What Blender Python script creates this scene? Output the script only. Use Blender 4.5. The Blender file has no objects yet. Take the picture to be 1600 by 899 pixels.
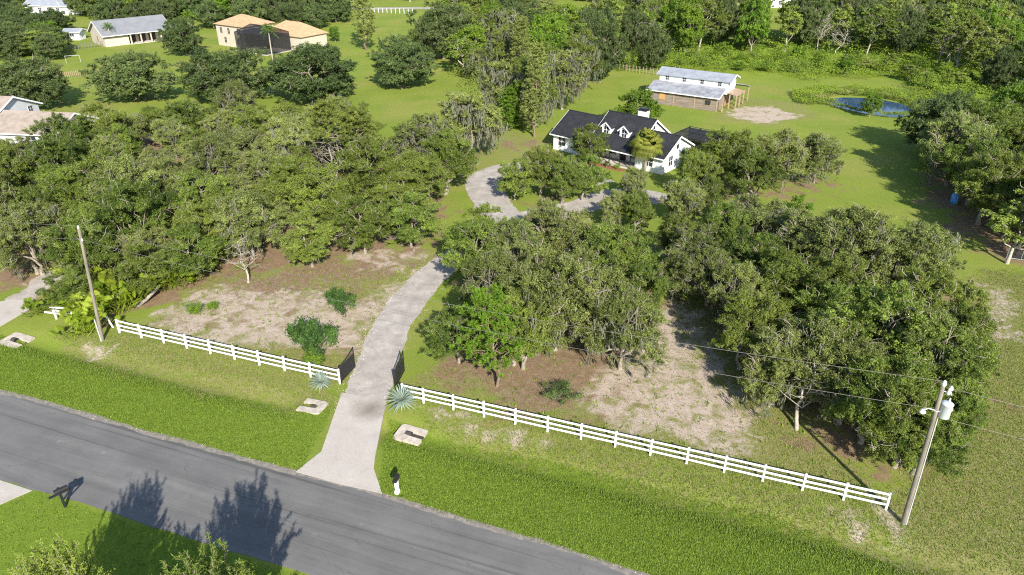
import bpy, math, random
import numpy as np
from mathutils import Vector
R_ = math.radians
scene = bpy.context.scene
COL = scene.collection

# ------------------------------------------------------------ camera, sky, sun, exposure
cd = bpy.data.cameras.new('camera'); cam = bpy.data.objects.new('camera', cd); COL.objects.link(cam)
cam.location = (0, 0, 33.25); cam.rotation_euler = (R_(90 - 28.3), 0, 0)
cd.sensor_width = 36; cd.lens = 36 * 1120 / 1600; cd.clip_start = 0.5; cd.clip_end = 6000
scene.camera = cam
world = bpy.data.worlds.new('World'); scene.world = world; world.use_nodes = True
wn = world.node_tree.nodes; wl = world.node_tree.links
sky = wn.new('ShaderNodeTexSky'); sky.sky_type = 'NISHITA'; sky.sun_disc = False
SUN_EL, SUN_AZ = 32.0, 165.0
sky.sun_elevation = R_(SUN_EL); sky.sun_rotation = R_(SUN_AZ); sky.air_density = 1.0; sky.dust_density = 0.6; sky.ozone_density = 1.5
wl.new(sky.outputs[0], wn['Background'].inputs[0]); wn['Background'].inputs[1].default_value = 0.115
sl = bpy.data.lights.new('sun', 'SUN'); sun = bpy.data.objects.new('sun', sl); COL.objects.link(sun)
sl.energy = 5.0; sl.angle = R_(0.53); sl.color = (1.0, 0.94, 0.84)
sd = Vector((-math.sin(R_(SUN_AZ)) * math.cos(R_(SUN_EL)), -math.cos(R_(SUN_AZ)) * math.cos(R_(SUN_EL)), -math.sin(R_(SUN_EL))))
sun.rotation_euler = sd.to_track_quat('-Z', 'Y').to_euler(); sun.location = (30, -40, 60)
vs = scene.view_settings; vs.view_transform = 'Standard'; vs.look = 'None'; vs.exposure = 0.9; vs.gamma = 1; vs.use_curve_mapping = False
scene.cycles.max_bounces = 6; scene.cycles.diffuse_bounces = 3; scene.cycles.transparent_max_bounces = 8
scene.cycles.use_denoising = False; scene.cycles.pixel_filter_type = 'BLACKMAN_HARRIS'; scene.cycles.filter_width = 1.15; scene.cycles.sample_clamp_indirect = 4
scene.cycles.glossy_bounces = 2; scene.cycles.transmission_bounces = 3

# ------------------------------------------------------------ mesh helpers
class MB:
    def __init__(s): s.v = []; s.f = []; s.t = []; s.n = 0
    def add(s, V, F, tint=None):
        V = np.asarray(V, float).reshape(-1, 3)
        for f in (F if isinstance(F, list) else [F]):
            s.f.append(np.asarray(f, int) + s.n)
        s.v.append(V); s.n += len(V)
        s.t.append(np.full(len(V), .5) if tint is None else np.broadcast_to(np.asarray(tint, float), (len(V),)))
        return s
    def box(s, x0, x1, y0, y1, z0, z1):
        V = [(x, y, z) for z in (z0, z1) for y in (y0, y1) for x in (x0, x1)]
        return s.add(V, np.array([[0, 2, 3, 1], [4, 5, 7, 6], [0, 1, 5, 4], [2, 6, 7, 3], [0, 4, 6, 2], [1, 3, 7, 5]]))
    def prism(s, poly, x0, x1):          # polygon in (y,z) pulled along x
        n = len(poly); V = [(x0, y, z) for y, z in poly] + [(x1, y, z) for y, z in poly]
        s.add(V, [np.array([[i, (i + 1) % n, n + (i + 1) % n, n + i] for i in range(n)]), np.array([list(range(n))[::-1]]), np.array([[n + i for i in range(n)]])])
        return s
    def flat(s, poly, z0, z1):           # polygon in (x,y) pulled up
        n = len(poly); V = [(x, y, z0) for x, y in poly] + [(x, y, z1) for x, y in poly]
        s.add(V, [np.array([[i, (i + 1) % n, n + (i + 1) % n, n + i] for i in range(n)]), np.array([list(range(n))[::-1]]), np.array([[n + i for i in range(n)]])])
        return s
    def slab(s, q, t):                   # four points, thickness below
        q = np.array(q, float); nn = np.cross(q[1] - q[0], q[3] - q[0]); nn /= np.linalg.norm(nn)
        if nn[2] < 0: q = q[::-1]; nn = -nn
        V = np.vstack([q - nn * t, q])
        return s.add(V, np.array([[3, 2, 1, 0], [4, 5, 6, 7], [0, 1, 5, 4], [1, 2, 6, 5], [2, 3, 7, 6], [3, 0, 4, 7]]))
    def tube(s, P, rad, n=6, tint=None, cap=False):
        P = np.asarray(P, float); rad = np.broadcast_to(np.asarray(rad, float), (len(P),))
        T = np.gradient(P, axis=0); T /= np.linalg.norm(T, axis=1)[:, None] + 1e-9
        a = np.array([1., 0, 0]) if abs(T[0][0]) < .8 else np.array([0, 1., 0])
        V = []
        for p, t, r in zip(P, T, rad):
            u = np.cross(t, a); u /= np.linalg.norm(u); w = np.cross(t, u)
            for k in range(n):
                g = 2 * math.pi * k / n; V.append(p + r * (math.cos(g) * u + math.sin(g) * w))
        F = [[i * n + k, i * n + (k + 1) % n, (i + 1) * n + (k + 1) % n, (i + 1) * n + k] for i in range(len(P) - 1) for k in range(n)]
        fs = [np.array(F)]
        if cap: m = (len(P) - 1) * n; fs += [np.array([[m + k for k in range(n)]]), np.array([[k for k in range(n)][::-1]])]
        return s.add(V, fs, tint)
    def lathe(s, prof, n=16, c=(0, 0)):
        V = [(c[0] + r * math.cos(2 * math.pi * k / n), c[1] + r * math.sin(2 * math.pi * k / n), z) for r, z in prof for k in range(n)]
        F = [[i * n + k, i * n + (k + 1) % n, (i + 1) * n + (k + 1) % n, (i + 1) * n + k] for i in range(len(prof) - 1) for k in range(n)]
        return s.add(V, np.array(F))
    def leaves(s, C, N, size, aspect=.55, tint=None, rng=None):
        C = np.asarray(C, float); n = len(C); N = N / (np.linalg.norm(N, axis=1)[:, None] + 1e-9)
        a = rng.normal(size=(n, 3)); u = np.cross(N, a); u /= np.linalg.norm(u, axis=1)[:, None] + 1e-9; w = np.cross(N, u)
        L = np.broadcast_to(np.asarray(size, float), (n,))[:, None] * .5
        V = np.stack([C - u * L, C + w * L * aspect, C + u * L, C - w * L * aspect], 1).reshape(-1, 3)
        return s.add(V, np.arange(4 * n).reshape(n, 4), np.repeat(tint, 4) if tint is not None else None)
    def leaf_tris(s, C, N, size, aspect, tint, rng):
        C = np.asarray(C, float); n = len(C); N = N / (np.linalg.norm(N, axis=1)[:, None] + 1e-9)
        a = rng.normal(size=(n, 3)); u = np.cross(N, a); u /= np.linalg.norm(u, axis=1)[:, None] + 1e-9; w = np.cross(N, u)
        L = np.broadcast_to(np.asarray(size, float), (n,))[:, None] * .5
        V = np.stack([C - u * L - w * L * aspect, C - u * L * .6 + w * L * aspect, C + u * L], 1).reshape(-1, 3)
        return s.add(V, np.arange(3 * n).reshape(n, 3), np.repeat(tint, 3))
    def mesh(s, name, mat=None, smooth=False):
        me = bpy.data.meshes.new(name); V = np.vstack(s.v)
        me.vertices.add(len(V)); me.vertices.foreach_set('co', V.astype(np.float32).ravel())
        li = np.concatenate([f.ravel() for f in s.f]); sz = np.concatenate([np.full(len(f), f.shape[1]) for f in s.f])
        me.loops.add(len(li)); me.loops.foreach_set('vertex_index', li.astype(np.int32))
        st = np.concatenate([[0], np.cumsum(sz)[:-1]])
        me.polygons.add(len(sz)); me.polygons.foreach_set('loop_start', st.astype(np.int32))
        me.polygons.foreach_set('use_smooth', np.full(len(sz), bool(smooth)))
        at = me.attributes.new('tint', 'FLOAT', 'POINT'); at.data.foreach_set('value', np.concatenate(s.t).astype(np.float32))
        me.update(calc_edges=True)
        if mat: me.materials.append(mat)
        return me
def tag(o, label=None, cat=None, group=None, kind=None):
    if label: o['label'] = label
    if cat: o['category'] = cat
    if group: o['group'] = group
    if kind: o['kind'] = kind
    return o
def link(name, data, parent=None, loc=None, rz=None):
    o = bpy.data.objects.new(name, data); COL.objects.link(o)
    if parent: o.parent = parent
    if loc is not None: o.location = loc
    if rz is not None: o.rotation_euler = (0, 0, rz)
    return o
def part(name, mb, mat, parent=None, smooth=False, loc=None, rz=None):
    return link(name, mb.mesh(name, mat, smooth), parent, loc, rz)
def thing(name, loc, rz, label, cat, group=None):
    return tag(link(name, None, None, loc, rz), label, cat, group)
def structure(name, mb, mat, parent=None, smooth=False):
    return tag(part(name, mb, mat, parent, smooth), kind='structure')

# ------------------------------------------------------------ material helpers
def M(name):
    m = bpy.data.materials.new(name); m.use_nodes = True
    return m, m.node_tree.nodes, m.node_tree.links, m.node_tree.nodes['Principled BSDF']
def ramp(n, stops, interp='LINEAR'):
    r = n.new('ShaderNodeValToRGB'); e = r.color_ramp.elements; r.color_ramp.interpolation = interp
    while len(e) < len(stops): e.new(.5)
    for i, (p, c) in enumerate(stops):
        e[i].position = p; e[i].color = tuple(c) + (1,) if len(c) == 3 else c
    return r
def noise(n, l, vec, scale, detail=6, rough=.6, dist=0):
    t = n.new('ShaderNodeTexNoise'); t.inputs['Scale'].default_value = scale; t.inputs['Detail'].default_value = detail
    t.inputs['Roughness'].default_value = rough; t.inputs['Distortion'].default_value = dist
    l.new(vec, t.inputs['Vector']); return t
def mathn(n, l, op, a, b=None, c=None, clamp=False):
    m = n.new('ShaderNodeMath'); m.operation = op; m.use_clamp = clamp
    for i, v in enumerate((a, b, c)):
        if v is None: continue
        if isinstance(v, (int, float)): m.inputs[i].default_value = v
        else: l.new(v, m.inputs[i])
    return m.outputs[0]
def mixc(n, l, fac, a, b, mode='MIX'):
    m = n.new('ShaderNodeMix'); m.data_type = 'RGBA'; m.blend_type = mode; m.clamp_factor = True
    for k, v in (('Factor', fac), ('A', a), ('B', b)):
        s = [i for i in m.inputs if i.name == k and i.type == ('VALUE' if k == 'Factor' else 'RGBA')][0]
        if isinstance(v, (int, float)): s.default_value = v
        elif isinstance(v, tuple): s.default_value = v + (1,)
        else: l.new(v, s)
    return [o for o in m.outputs if o.type == 'RGBA'][0]
def bump(n, l, bs, h, strength=.5, dist=.02):
    b = n.new('ShaderNodeBump'); b.inputs['Strength'].default_value = strength; b.inputs['Distance'].default_value = dist
    l.new(h, b.inputs['Height']); l.new(b.outputs[0], bs.inputs['Normal'])
def simple(name, c, rough=.6, var=.12, scale=3, metal=0, spec=.3, bs=.15, stretch=None):
    m, n, l, b = M(name); tc = n.new('ShaderNodeTexCoord'); vec = tc.outputs['Object']
    if stretch:
        mp = n.new('ShaderNodeMapping'); mp.inputs['Scale'].default_value = stretch; l.new(vec, mp.inputs[0]); vec = mp.outputs[0]
    t = noise(n, l, vec, scale); r = ramp(n, [(.3, [x * (1 - var) for x in c]), (.7, [min(1, x * (1 + var)) for x in c])])
    l.new(t.outputs[0], r.inputs[0]); l.new(r.outputs[0], b.inputs['Base Color']); b.inputs['Roughness'].default_value = rough
    b.inputs['Metallic'].default_value = metal; b.inputs['Specular IOR Level'].default_value = spec
    if bs: bump(n, l, b, t.outputs[0], bs)
    return m
def leafmat(name, dark, light, hue_var=.35, trans=.3, yellow=(.2, .2, .03), val_var=.5):
    m, n, l, b = M(name)
    at = n.new('ShaderNodeAttribute'); at.attribute_name = 'tint'
    oi = n.new('ShaderNodeObjectInfo')
    r = ramp(n, [(.0, dark), (.6, [(a + c) / 2 for a, c in zip(dark, light)]), (1., light)])
    l.new(at.outputs['Fac'], r.inputs[0])
    f = mathn(n, l, 'MULTIPLY', oi.outputs['Random'], hue_var)
    c = mixc(n, l, f, r.outputs[0], yellow)
    r2 = mathn(n, l, 'FRACT', mathn(n, l, 'MULTIPLY', oi.outputs['Random'], 17.3)); vv = mathn(n, l, 'MULTIPLY_ADD', r2, val_var, 1 - val_var / 2)
    cx = n.new('ShaderNodeCombineXYZ'); [l.new(vv, cx.inputs[i]) for i in range(3)]
    c = mixc(n, l, 1., c, cx.outputs[0], 'MULTIPLY')
    l.new(c, b.inputs['Base Color']); b.inputs['Roughness'].default_value = .6; b.inputs['Specular IOR Level'].default_value = .25
    tr = n.new('ShaderNodeBsdfTranslucent'); l.new(mixc(n, l, .2, c, (.2, .3, .04)), tr.inputs[0])
    mx = n.new('ShaderNodeMixShader'); mx.inputs[0].default_value = trans
    l.new(b.outputs[0], mx.inputs[1]); l.new(tr.outputs[0], mx.inputs[2]); l.new(mx.outputs[0], n['Material Output'].inputs[0])
    return m
MAT = {}
MAT['bark'] = simple('bark_pale', (.245, .215, .17), .9, .45, 5, bs=.5)
MAT['bark_dark'] = simple('bark_brown', (.17, .125, .09), .9, .4, 5, bs=.5)
MAT['bark_white'] = simple('bark_white', (.34, .31, .25), .9, .35, 4, bs=.4)
MAT['oak'] = leafmat('oak_leaves', (.044, .082, .013), (.255, .345, .058), .3, .35, (.29, .30, .055))
MAT['olive'] = leafmat('olive_oak_leaves', (.058, .088, .022), (.305, .365, .096), .3, .3, (.31, .32, .08))
MAT['round'] = leafmat('dense_oak_leaves', (.030, .060, .016), (.165, .225, .070), .2, .26, (.19, .21, .07))
MAT['bright'] = leafmat('bright_leaves', (.06, .13, .012), (.19, .32, .03), .35, .35, (.27, .34, .03), .4)
MAT['swamp'] = leafmat('swamp_leaves', (.07, .125, .016), (.29, .38, .065), .5, .35, (.33, .36, .08), .7)
MAT['pine'] = leafmat('pine_needles', (.075, .15, .013), (.20, .33, .03), .0, .34, val_var=0)
MAT['pineolive'] = leafmat('olive_pine_needles', (.09, .13, .025), (.25, .29, .06), .1, .3)
MAT['darkgreen'] = leafmat('dark_shrub_leaves', (.022, .062, .012), (.11, .20, .04), 0, .3, val_var=0)
MAT['moss'] = leafmat('spanish_moss', (.15, .16, .105), (.29, .29, .20), .1, .3, (.25, .24, .17))
MAT['palmetto'] = leafmat('palmetto_fronds', (.08, .16, .012), (.23, .33, .025), .35, .35, (.34, .33, .03))
MAT['palm'] = leafmat('palm_fronds', (.10, .14, .02), (.28, .29, .04), .2, .3)
MAT['agave'] = leafmat('agave_leaves', (.20, .27, .21), (.36, .44, .36), .05, .05, val_var=0)
MAT['weed'] = leafmat('weed_leaves', (.07, .14, .014), (.25, .35, .03), .2, .32, (.3, .34, .05), 0)
MAT['grass'] = leafmat('grass_blades', (.085, .15, .014), (.225, .30, .034), .0, .3, val_var=0)
MAT['drygrass'] = leafmat('dry_grass_blades', (.13, .15, .032), (.34, .31, .12), .0, .25, val_var=0)
MAT['white'] = simple('white_paint', (.8, .8, .79), .45, .04, 2, bs=0)
MAT['vinyl'] = simple('white_vinyl', (.76, .765, .75), .4, .08, .9, bs=0)
MAT['black'] = simple('black_metal', (.02, .02, .022), .4, .2, 6, bs=0)
MAT['glass'] = simple('dark_glass', (.03, .035, .045), .08, .1, 1, spec=.6, bs=0)
MAT['concrete'] = simple('concrete', (.50, .455, .40), .85, .16, 1.3, bs=.2)
MAT['dirty_concrete'] = simple('weathered_concrete', (.42, .37, .31), .9, .3, 2.5, bs=.3)
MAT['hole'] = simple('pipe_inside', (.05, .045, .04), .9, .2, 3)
MAT['black_roof'] = simple('black_shingles', (.022, .023, .027), .75, .35, 1.2, bs=.4)
MAT['metal_roof'] = simple('galvanised_roof', (.29, .31, .345), .55, .22, .8, metal=.1, bs=.1)
MAT['old_metal'] = simple('weathered_metal_roof', (.26, .27, .295), .6, .4, .7, metal=.1, bs=.1)
MAT['plank'] = simple('weathered_planks', (.22, .18, .145), .9, .5, 1.6, bs=.5, stretch=(.25, .25, 5))
MAT['timber'] = simple('timber', (.33, .24, .16), .85, .3, 2)
MAT['orange_wood'] = simple('orange_door', (.45, .25, .1), .8, .2, 2)
MAT['tile'] = simple('terracotta_tiles', (.47, .29, .165), .8, .18, 1.2, bs=.3)
MAT['cream'] = simple('cream_stucco', (.47, .42, .345), .85, .06, 1)
MAT['shingle'] = simple('brown_shingles', (.29, .24, .20), .85, .2, 1.1, bs=.3)
MAT['stucco'] = simple('grey_stucco', (.52, .53, .54), .85, .06, 1)
MAT['grey_roof'] = simple('grey_metal_roof', (.2, .205, .22), .5, .1, .6)
MAT['polewood'] = simple('pole_wood', (.185, .165, .13), .9, .4, 2, bs=.5, stretch=(8, 8, .6))
MAT['galv'] = simple('galvanised_steel', (.62, .65, .69), .4, .08, 4, metal=.3, bs=0)
MAT['porcelain'] = simple('porcelain', (.8, .8, .8), .25, .03, 4, bs=0)
MAT['link'] = simple('chain_link_steel', (.14, .145, .15), .6, .1, 4, bs=0)
MAT['wire'] = simple('wire_aluminium', (.2, .19, .17), .5, .1, 4, metal=.3, bs=0)
MAT['blue'] = simple('blue_tarp', (.12, .33, .72), .5, .15, 4)
MAT['mulch'] = simple('red_mulch', (.22, .09, .05), .95, .3, 6)
MAT['stone'] = simple('limestone', (.46, .41, .35), .9, .3, 6)
def screenmat():
    m, n, l, b = M('insect_screen'); b.inputs['Base Color'].default_value = (.02, .02, .022, 1); b.inputs['Roughness'].default_value = .8
    t = n.new('ShaderNodeBsdfTransparent'); x = n.new('ShaderNodeMixShader'); x.inputs[0].default_value = .62
    l.new(t.outputs[0], x.inputs[1]); l.new(b.outputs[0], x.inputs[2]); l.new(x.outputs[0], n['Material Output'].inputs[0]); return m
MAT['screen'] = screenmat()

# ------------------------------------------------------------ ground zones (world metres)
def sdf(P, poly):
    P = np.asarray(P, float)[:, :2]; A = np.array(poly, float); B = np.roll(A, -1, 0); d = np.full(len(P), 1e9); ins = np.zeros(len(P), bool)
    for a, b in zip(A, B):
        e = b - a; w = P - a; t = np.clip((w @ e) / (e @ e), 0, 1); d = np.minimum(d, np.hypot(*(w - t[:, None] * e).T))
        c = (a[1] > P[:, 1]) != (b[1] > P[:, 1])
        with np.errstate(divide='ignore', invalid='ignore'):
            x = a[0] + (P[:, 1] - a[1]) * (b[0] - a[0]) / (b[1] - a[1])
        ins ^= c & (P[:, 0] < x)
    return np.where(ins, -d, d)
def soft(P, poly, w): return np.clip(.5 - sdf(P, poly) / w, 0, 1)
def warp(P, a):
    P = np.asarray(P, float)[:, :2]; x, y = P.T
    dx = np.sin(y * .83 + 1.3 * np.sin(x * .41)) + .6 * np.sin(y * 2.1 - x * 1.3 + 2) + .4 * np.sin(x * 3.7 + y * 2.9); dy = np.sin(x * .71 + 1.7 * np.sin(y * .37) + 1) + .6 * np.sin(x * 1.9 + y * 1.1 + 4) + .4 * np.sin(y * 3.3 - x * 2.7)
    return P + np.stack([dx, dy], 1) * a
def zmax(P, L, w, a=0.):
    m = np.zeros(len(P)); P = warp(P, a) if a else P
    for a in L:
        poly, k = (a if isinstance(a, tuple) and isinstance(a[0], list) else (a, 1.)); m = np.maximum(m, k * soft(P, poly, w))
    return m
LUSH = [[(-75.0,47.0), (-48.08,53.21), (-44.86,53.42), (-39.30,50.58), (-33.07,48.86), (-27.94,46.71), (-23.25,45.02), (-17.40,43.57), (-13.22,43.25), (-13.98,35.98), (-17.25,36.97), (-26.93,40.36), (-34.99,43.49), (-39.47,44.85), (-75.0,40.0)],
        [(-9.12,41.88), (-5.42,39.59), (0.00,37.99), (4.28,36.59), (8.36,35.27), (12.16,33.67), (15.84,32.48), (19.10,30.69), (21.92,28.58), (21.03,25.24), (9.91,24.11), (7.53,27.74), (0.00,30.74), (-6.00,33.01), (-8.58,34.06)],
        [(-75.0,25.0), (-34.42,33.01), (-32.02,33.01), (-30.33,34.23), (-25.83,32.64), (-17.84,29.87), (-9.85,26.85), (-10.0,15.0), (-75.0,10.0)]]
SAND = [([(-32.36,55.61), (-31.03,61.04), (-27.62,61.96), (-19.86,61.04), (-14.54,59.14), (-12.52,61.70), (-12.14,55.61), (-12.70,49.42), (-17.30,50.87), (-22.71,50.87), (-31.07,53.96)], .66),
        ([(6.52,45.85), (11.21,53.42), (13.93,59.14), (17.29,57.93), (16.88,51.37), (17.54,45.85), (17.46,39.05), (14.78,37.41), (10.62,38.38), (7.38,40.79), (4.76,42.64)], .66),
        ([(-12.41,61.04), (-7.57,69.68), (-6.76,68.11), (-10.90,59.14), (-11.11,49.42), (-11.75,49.42)], .62),
        ([(46.32,63.04), (48.81,61.70), (44.86,53.42), (41.39,51.37), (42.84,56.75)], .62),
        ([(-7.52,43.80), (-4.73,42.26), (0.00,40.29), (3.13,39.05), (2.21,38.38), (-1.81,39.73), (-5.11,41.15)], .66),
        ([(14.55,39.05), (16.60,39.18), (16.72,38.05), (14.52,38.05)], .95),
        ([(23.14,33.28), (23.91,31.96), (23.16,31.19), (22.69,31.85)], .9),
        ([(19.61,33.01), (20.99,32.48), (22.96,29.97), (22.18,29.12), (20.56,31.44)], .6),
        ([(-37.02,52.38), (-34.01,51.87), (-33.87,49.42), (-37.15,50.58)], .62),
        ([(-18.59,69.68), (-9.82,71.30), (-7.57,69.68), (-11.65,64.42), (-15.80,65.86)], .5),
        ([(40.86,130.59), (47.43,132.92), (50.69,127.00), (48.37,121.94), (41.53,121.13), (37.37,126.13)], .8),
        ([(16.52,69.68), (20.59,75.65), (21.94,72.14), (19.09,63.04), (16.46,65.86)], .6),
        ([(-47.09,63.04), (-45.57,67.35), (-42.87,72.99), (-41.38,71.30), (-43.74,65.14), (-45.40,60.14), (-47.24,59.14)], .95)]
LITTER = [([(-32.40,55.05), (-29.91,63.04), (-10.92,68.89), (-12.11,59.14), (-12.27,47.15), (-21.63,50.87)], .5),
          ([(-29.17,61.04), (-24.45,66.15), (-18.49,69.20), (-11.33,72.14), (-7.79,72.14), (-10.54,65.86), (-15.27,63.04), (-23.02,59.14)], .9),
          ([(-5.51,45.85), (-5.45,51.37), (-1.12,53.42), (9.80,51.37), (7.81,44.20), (4.67,41.51), (0.00,43.41), (-4.98,45.43)], 1.),
          ([(15.53,64.42), (21.00,77.50), (30.61,79.44), (46.09,65.86), (39.17,49.42), (30.97,38.38), (24.13,34.11), (19.91,38.38), (18.52,49.42)], .62),
          ([(-50.90,63.04), (-78.78,107.36), (-64.10,117.99), (-10.96,98.27), (-7.35,75.65), (-29.27,63.04), (-34.67,55.61), (-44.11,57.93)], .85),
          ([(-5.45,51.37), (-2.83,72.14), (15.15,73.86), (13.07,51.37)], .9),
          ([(-14.97,101.15), (-10.25,112.45), (-4.10,112.45), (-5.62,101.15), (-8.71,92.91)], .6),
          ([(-2.05,112.45), (5.12,112.45), (4.86,105.74), (-0.97,105.74)], .6),
          ([(-1.20,83.55), (4.91,86.19), (10.83,88.02), (8.01,83.98)], .7),
          ([(26.03,98.27), (45.30,99.69), (42.37,85.74), (26.32,83.55)], .5),
          ([(53.29,88.02), (79.26,126.13), (101.91,126.13), (58.25,64.42), (49.81,68.89)], .8)]
DRY = [([(-36.72,53.96), (-33.89,53.96), (-25.41,50.87), (-13.93,46.53), (-13.01,42.26), (-17.13,42.64), (-24.67,44.85), (-32.01,47.77), (-37.84,49.90), (-40.41,54.50)], .66),
       ([(-8.41,45.02), (0.00,42.26), (8.93,38.91), (16.91,35.86), (23.82,33.01), (22.12,27.48), (18.82,29.97), (11.94,32.74), (4.20,35.56), (-4.42,38.38)], .5),
       ([(22.85,30.94), (23.82,33.01), (29.51,42.64), (48.07,65.86), (53.45,63.04), (50.12,45.85), (35.85,27.70), (21.09,20.42), (21.37,25.24)], .8),
       ([(-32.52,53.42), (-30.42,64.42), (-7.64,70.48), (-12.03,45.85)], .9),
       ([(-8.02,45.85), (-5.29,49.42), (12.11,59.14), (18.17,59.14), (22.12,38.38), (23.62,33.01), (8.85,38.38)], .9),
       ([(-8.51,90.41), (-11.23,101.15), (-4.40,121.94), (3.12,114.25), (5.76,104.17), (-0.92,99.69)], .55),
       ([(33.47,124.01), (43.55,140.37), (55.41,135.32), (53.55,124.01), (42.73,117.99)], .6),
       ([(-81.35,121.94), (-80.88,140.37), (-72.32,132.92), (-72.64,117.99)], .5)]
MEADOW = [([(22.93,164.39), (30.41,197.02), (79.59,207.08), (145.55,187.81), (88.62,107.36), (80.88,140.37), (85.60,157.73), (60.31,156.46), (41.73,159.02)], 1.)]
RD_TOP = [(-120.0,66.5), (-75.0,56.0), (-43.22,46.02), (-39.44,44.81), (-37.59,44.36), (-34.94,43.41), (-32.70,42.56), (-29.80,41.51), (-26.96,40.43), (-21.69,38.65), (-17.27,37.03), (-14.38,36.04), (-8.37,34.06), (-6.02,33.12), (-3.94,32.27), (0.00,30.74), (1.89,30.06), (5.02,28.71), (7.43,27.74), (19.0,23.1), (45.0,12.9), (120.0,-17.0)]
RD_BOT = [(-120.0,57.0), (-70.0,46.8), (-36.64,36.29), (-33.44,35.27), (-30.72,34.34), (-29.23,33.89), (-27.62,33.39), (-25.91,32.80), (-20.06,30.69), (-17.88,29.97), (-13.47,28.40), (-9.92,27.18), (0.0,23.2), (16.5,16.4), (42.5,6.3), (117.0,-23.6)]
FO = np.array((-6.64, 43.41)); FA = -0.3454; FD = np.array((math.cos(FA), math.sin(FA))); FNV = np.array((-FD[1], FD[0]))
POND = [(60.49,138.82), (64.70,140.37), (68.21,139.85), (71.23,138.31), (73.48,135.32), (73.54,131.05), (70.87,126.57), (67.17,125.70), (63.23,128.33), (60.68,131.98), (59.75,135.32)]
APRON = [(-13.09,44.69), (-9.48,43.64), (-9.44,41.51), (-9.31,37.41), (-9.20,36.29), (-8.28,34.00), (-11.20,34.86), (-14.32,35.98), (-13.09,37.99)]
def height(P):
    P = np.asarray(P, float); s = (P[:, :2] - FO) @ FD; t = -((P[:, :2] - FO) @ FNV)    # t: metres from fence towards road
    ax = -5.6
    away = np.clip((np.abs(s - ax) - 2.4) / 1.5, 0, 1)
    z = -.42 * np.exp(-((t - 3.6) / 1.1) ** 2) * away * np.clip((s + 40) / 6, 0, 1)
    z += -.55 * np.clip(.5 - sdf(P, POND) / 5, 0, 1) ** 1
    return z
def grid_axis(a, b, st, far, gr=1.22):
    c = list(np.arange(a, b + 1e-6, st)); s = st; x = b; hi = []
    while x < far[1]: s *= gr; x += s; hi.append(x)
    s = st; x = a; lo = []
    while x > far[0]: s *= gr; x -= s; lo.append(x)
    return np.array(lo[::-1] + c + hi)
gx = grid_axis(-70, 62, .55, (-2500, 2500)); gy = grid_axis(14, 150, .55, (-900, 3500))
X, Y = np.meshgrid(gx, gy); P = np.stack([X.ravel(), Y.ravel(), np.zeros(X.size)], 1); P[:, 2] = height(P)
nx, ny = len(gx), len(gy); idx = np.arange(nx * ny).reshape(ny, nx)
F = np.stack([idx[:-1, :-1], idx[:-1, 1:], idx[1:, 1:], idx[1:, :-1]], -1).reshape(-1, 4)
gmb = MB(); gmb.add(P, F)
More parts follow.
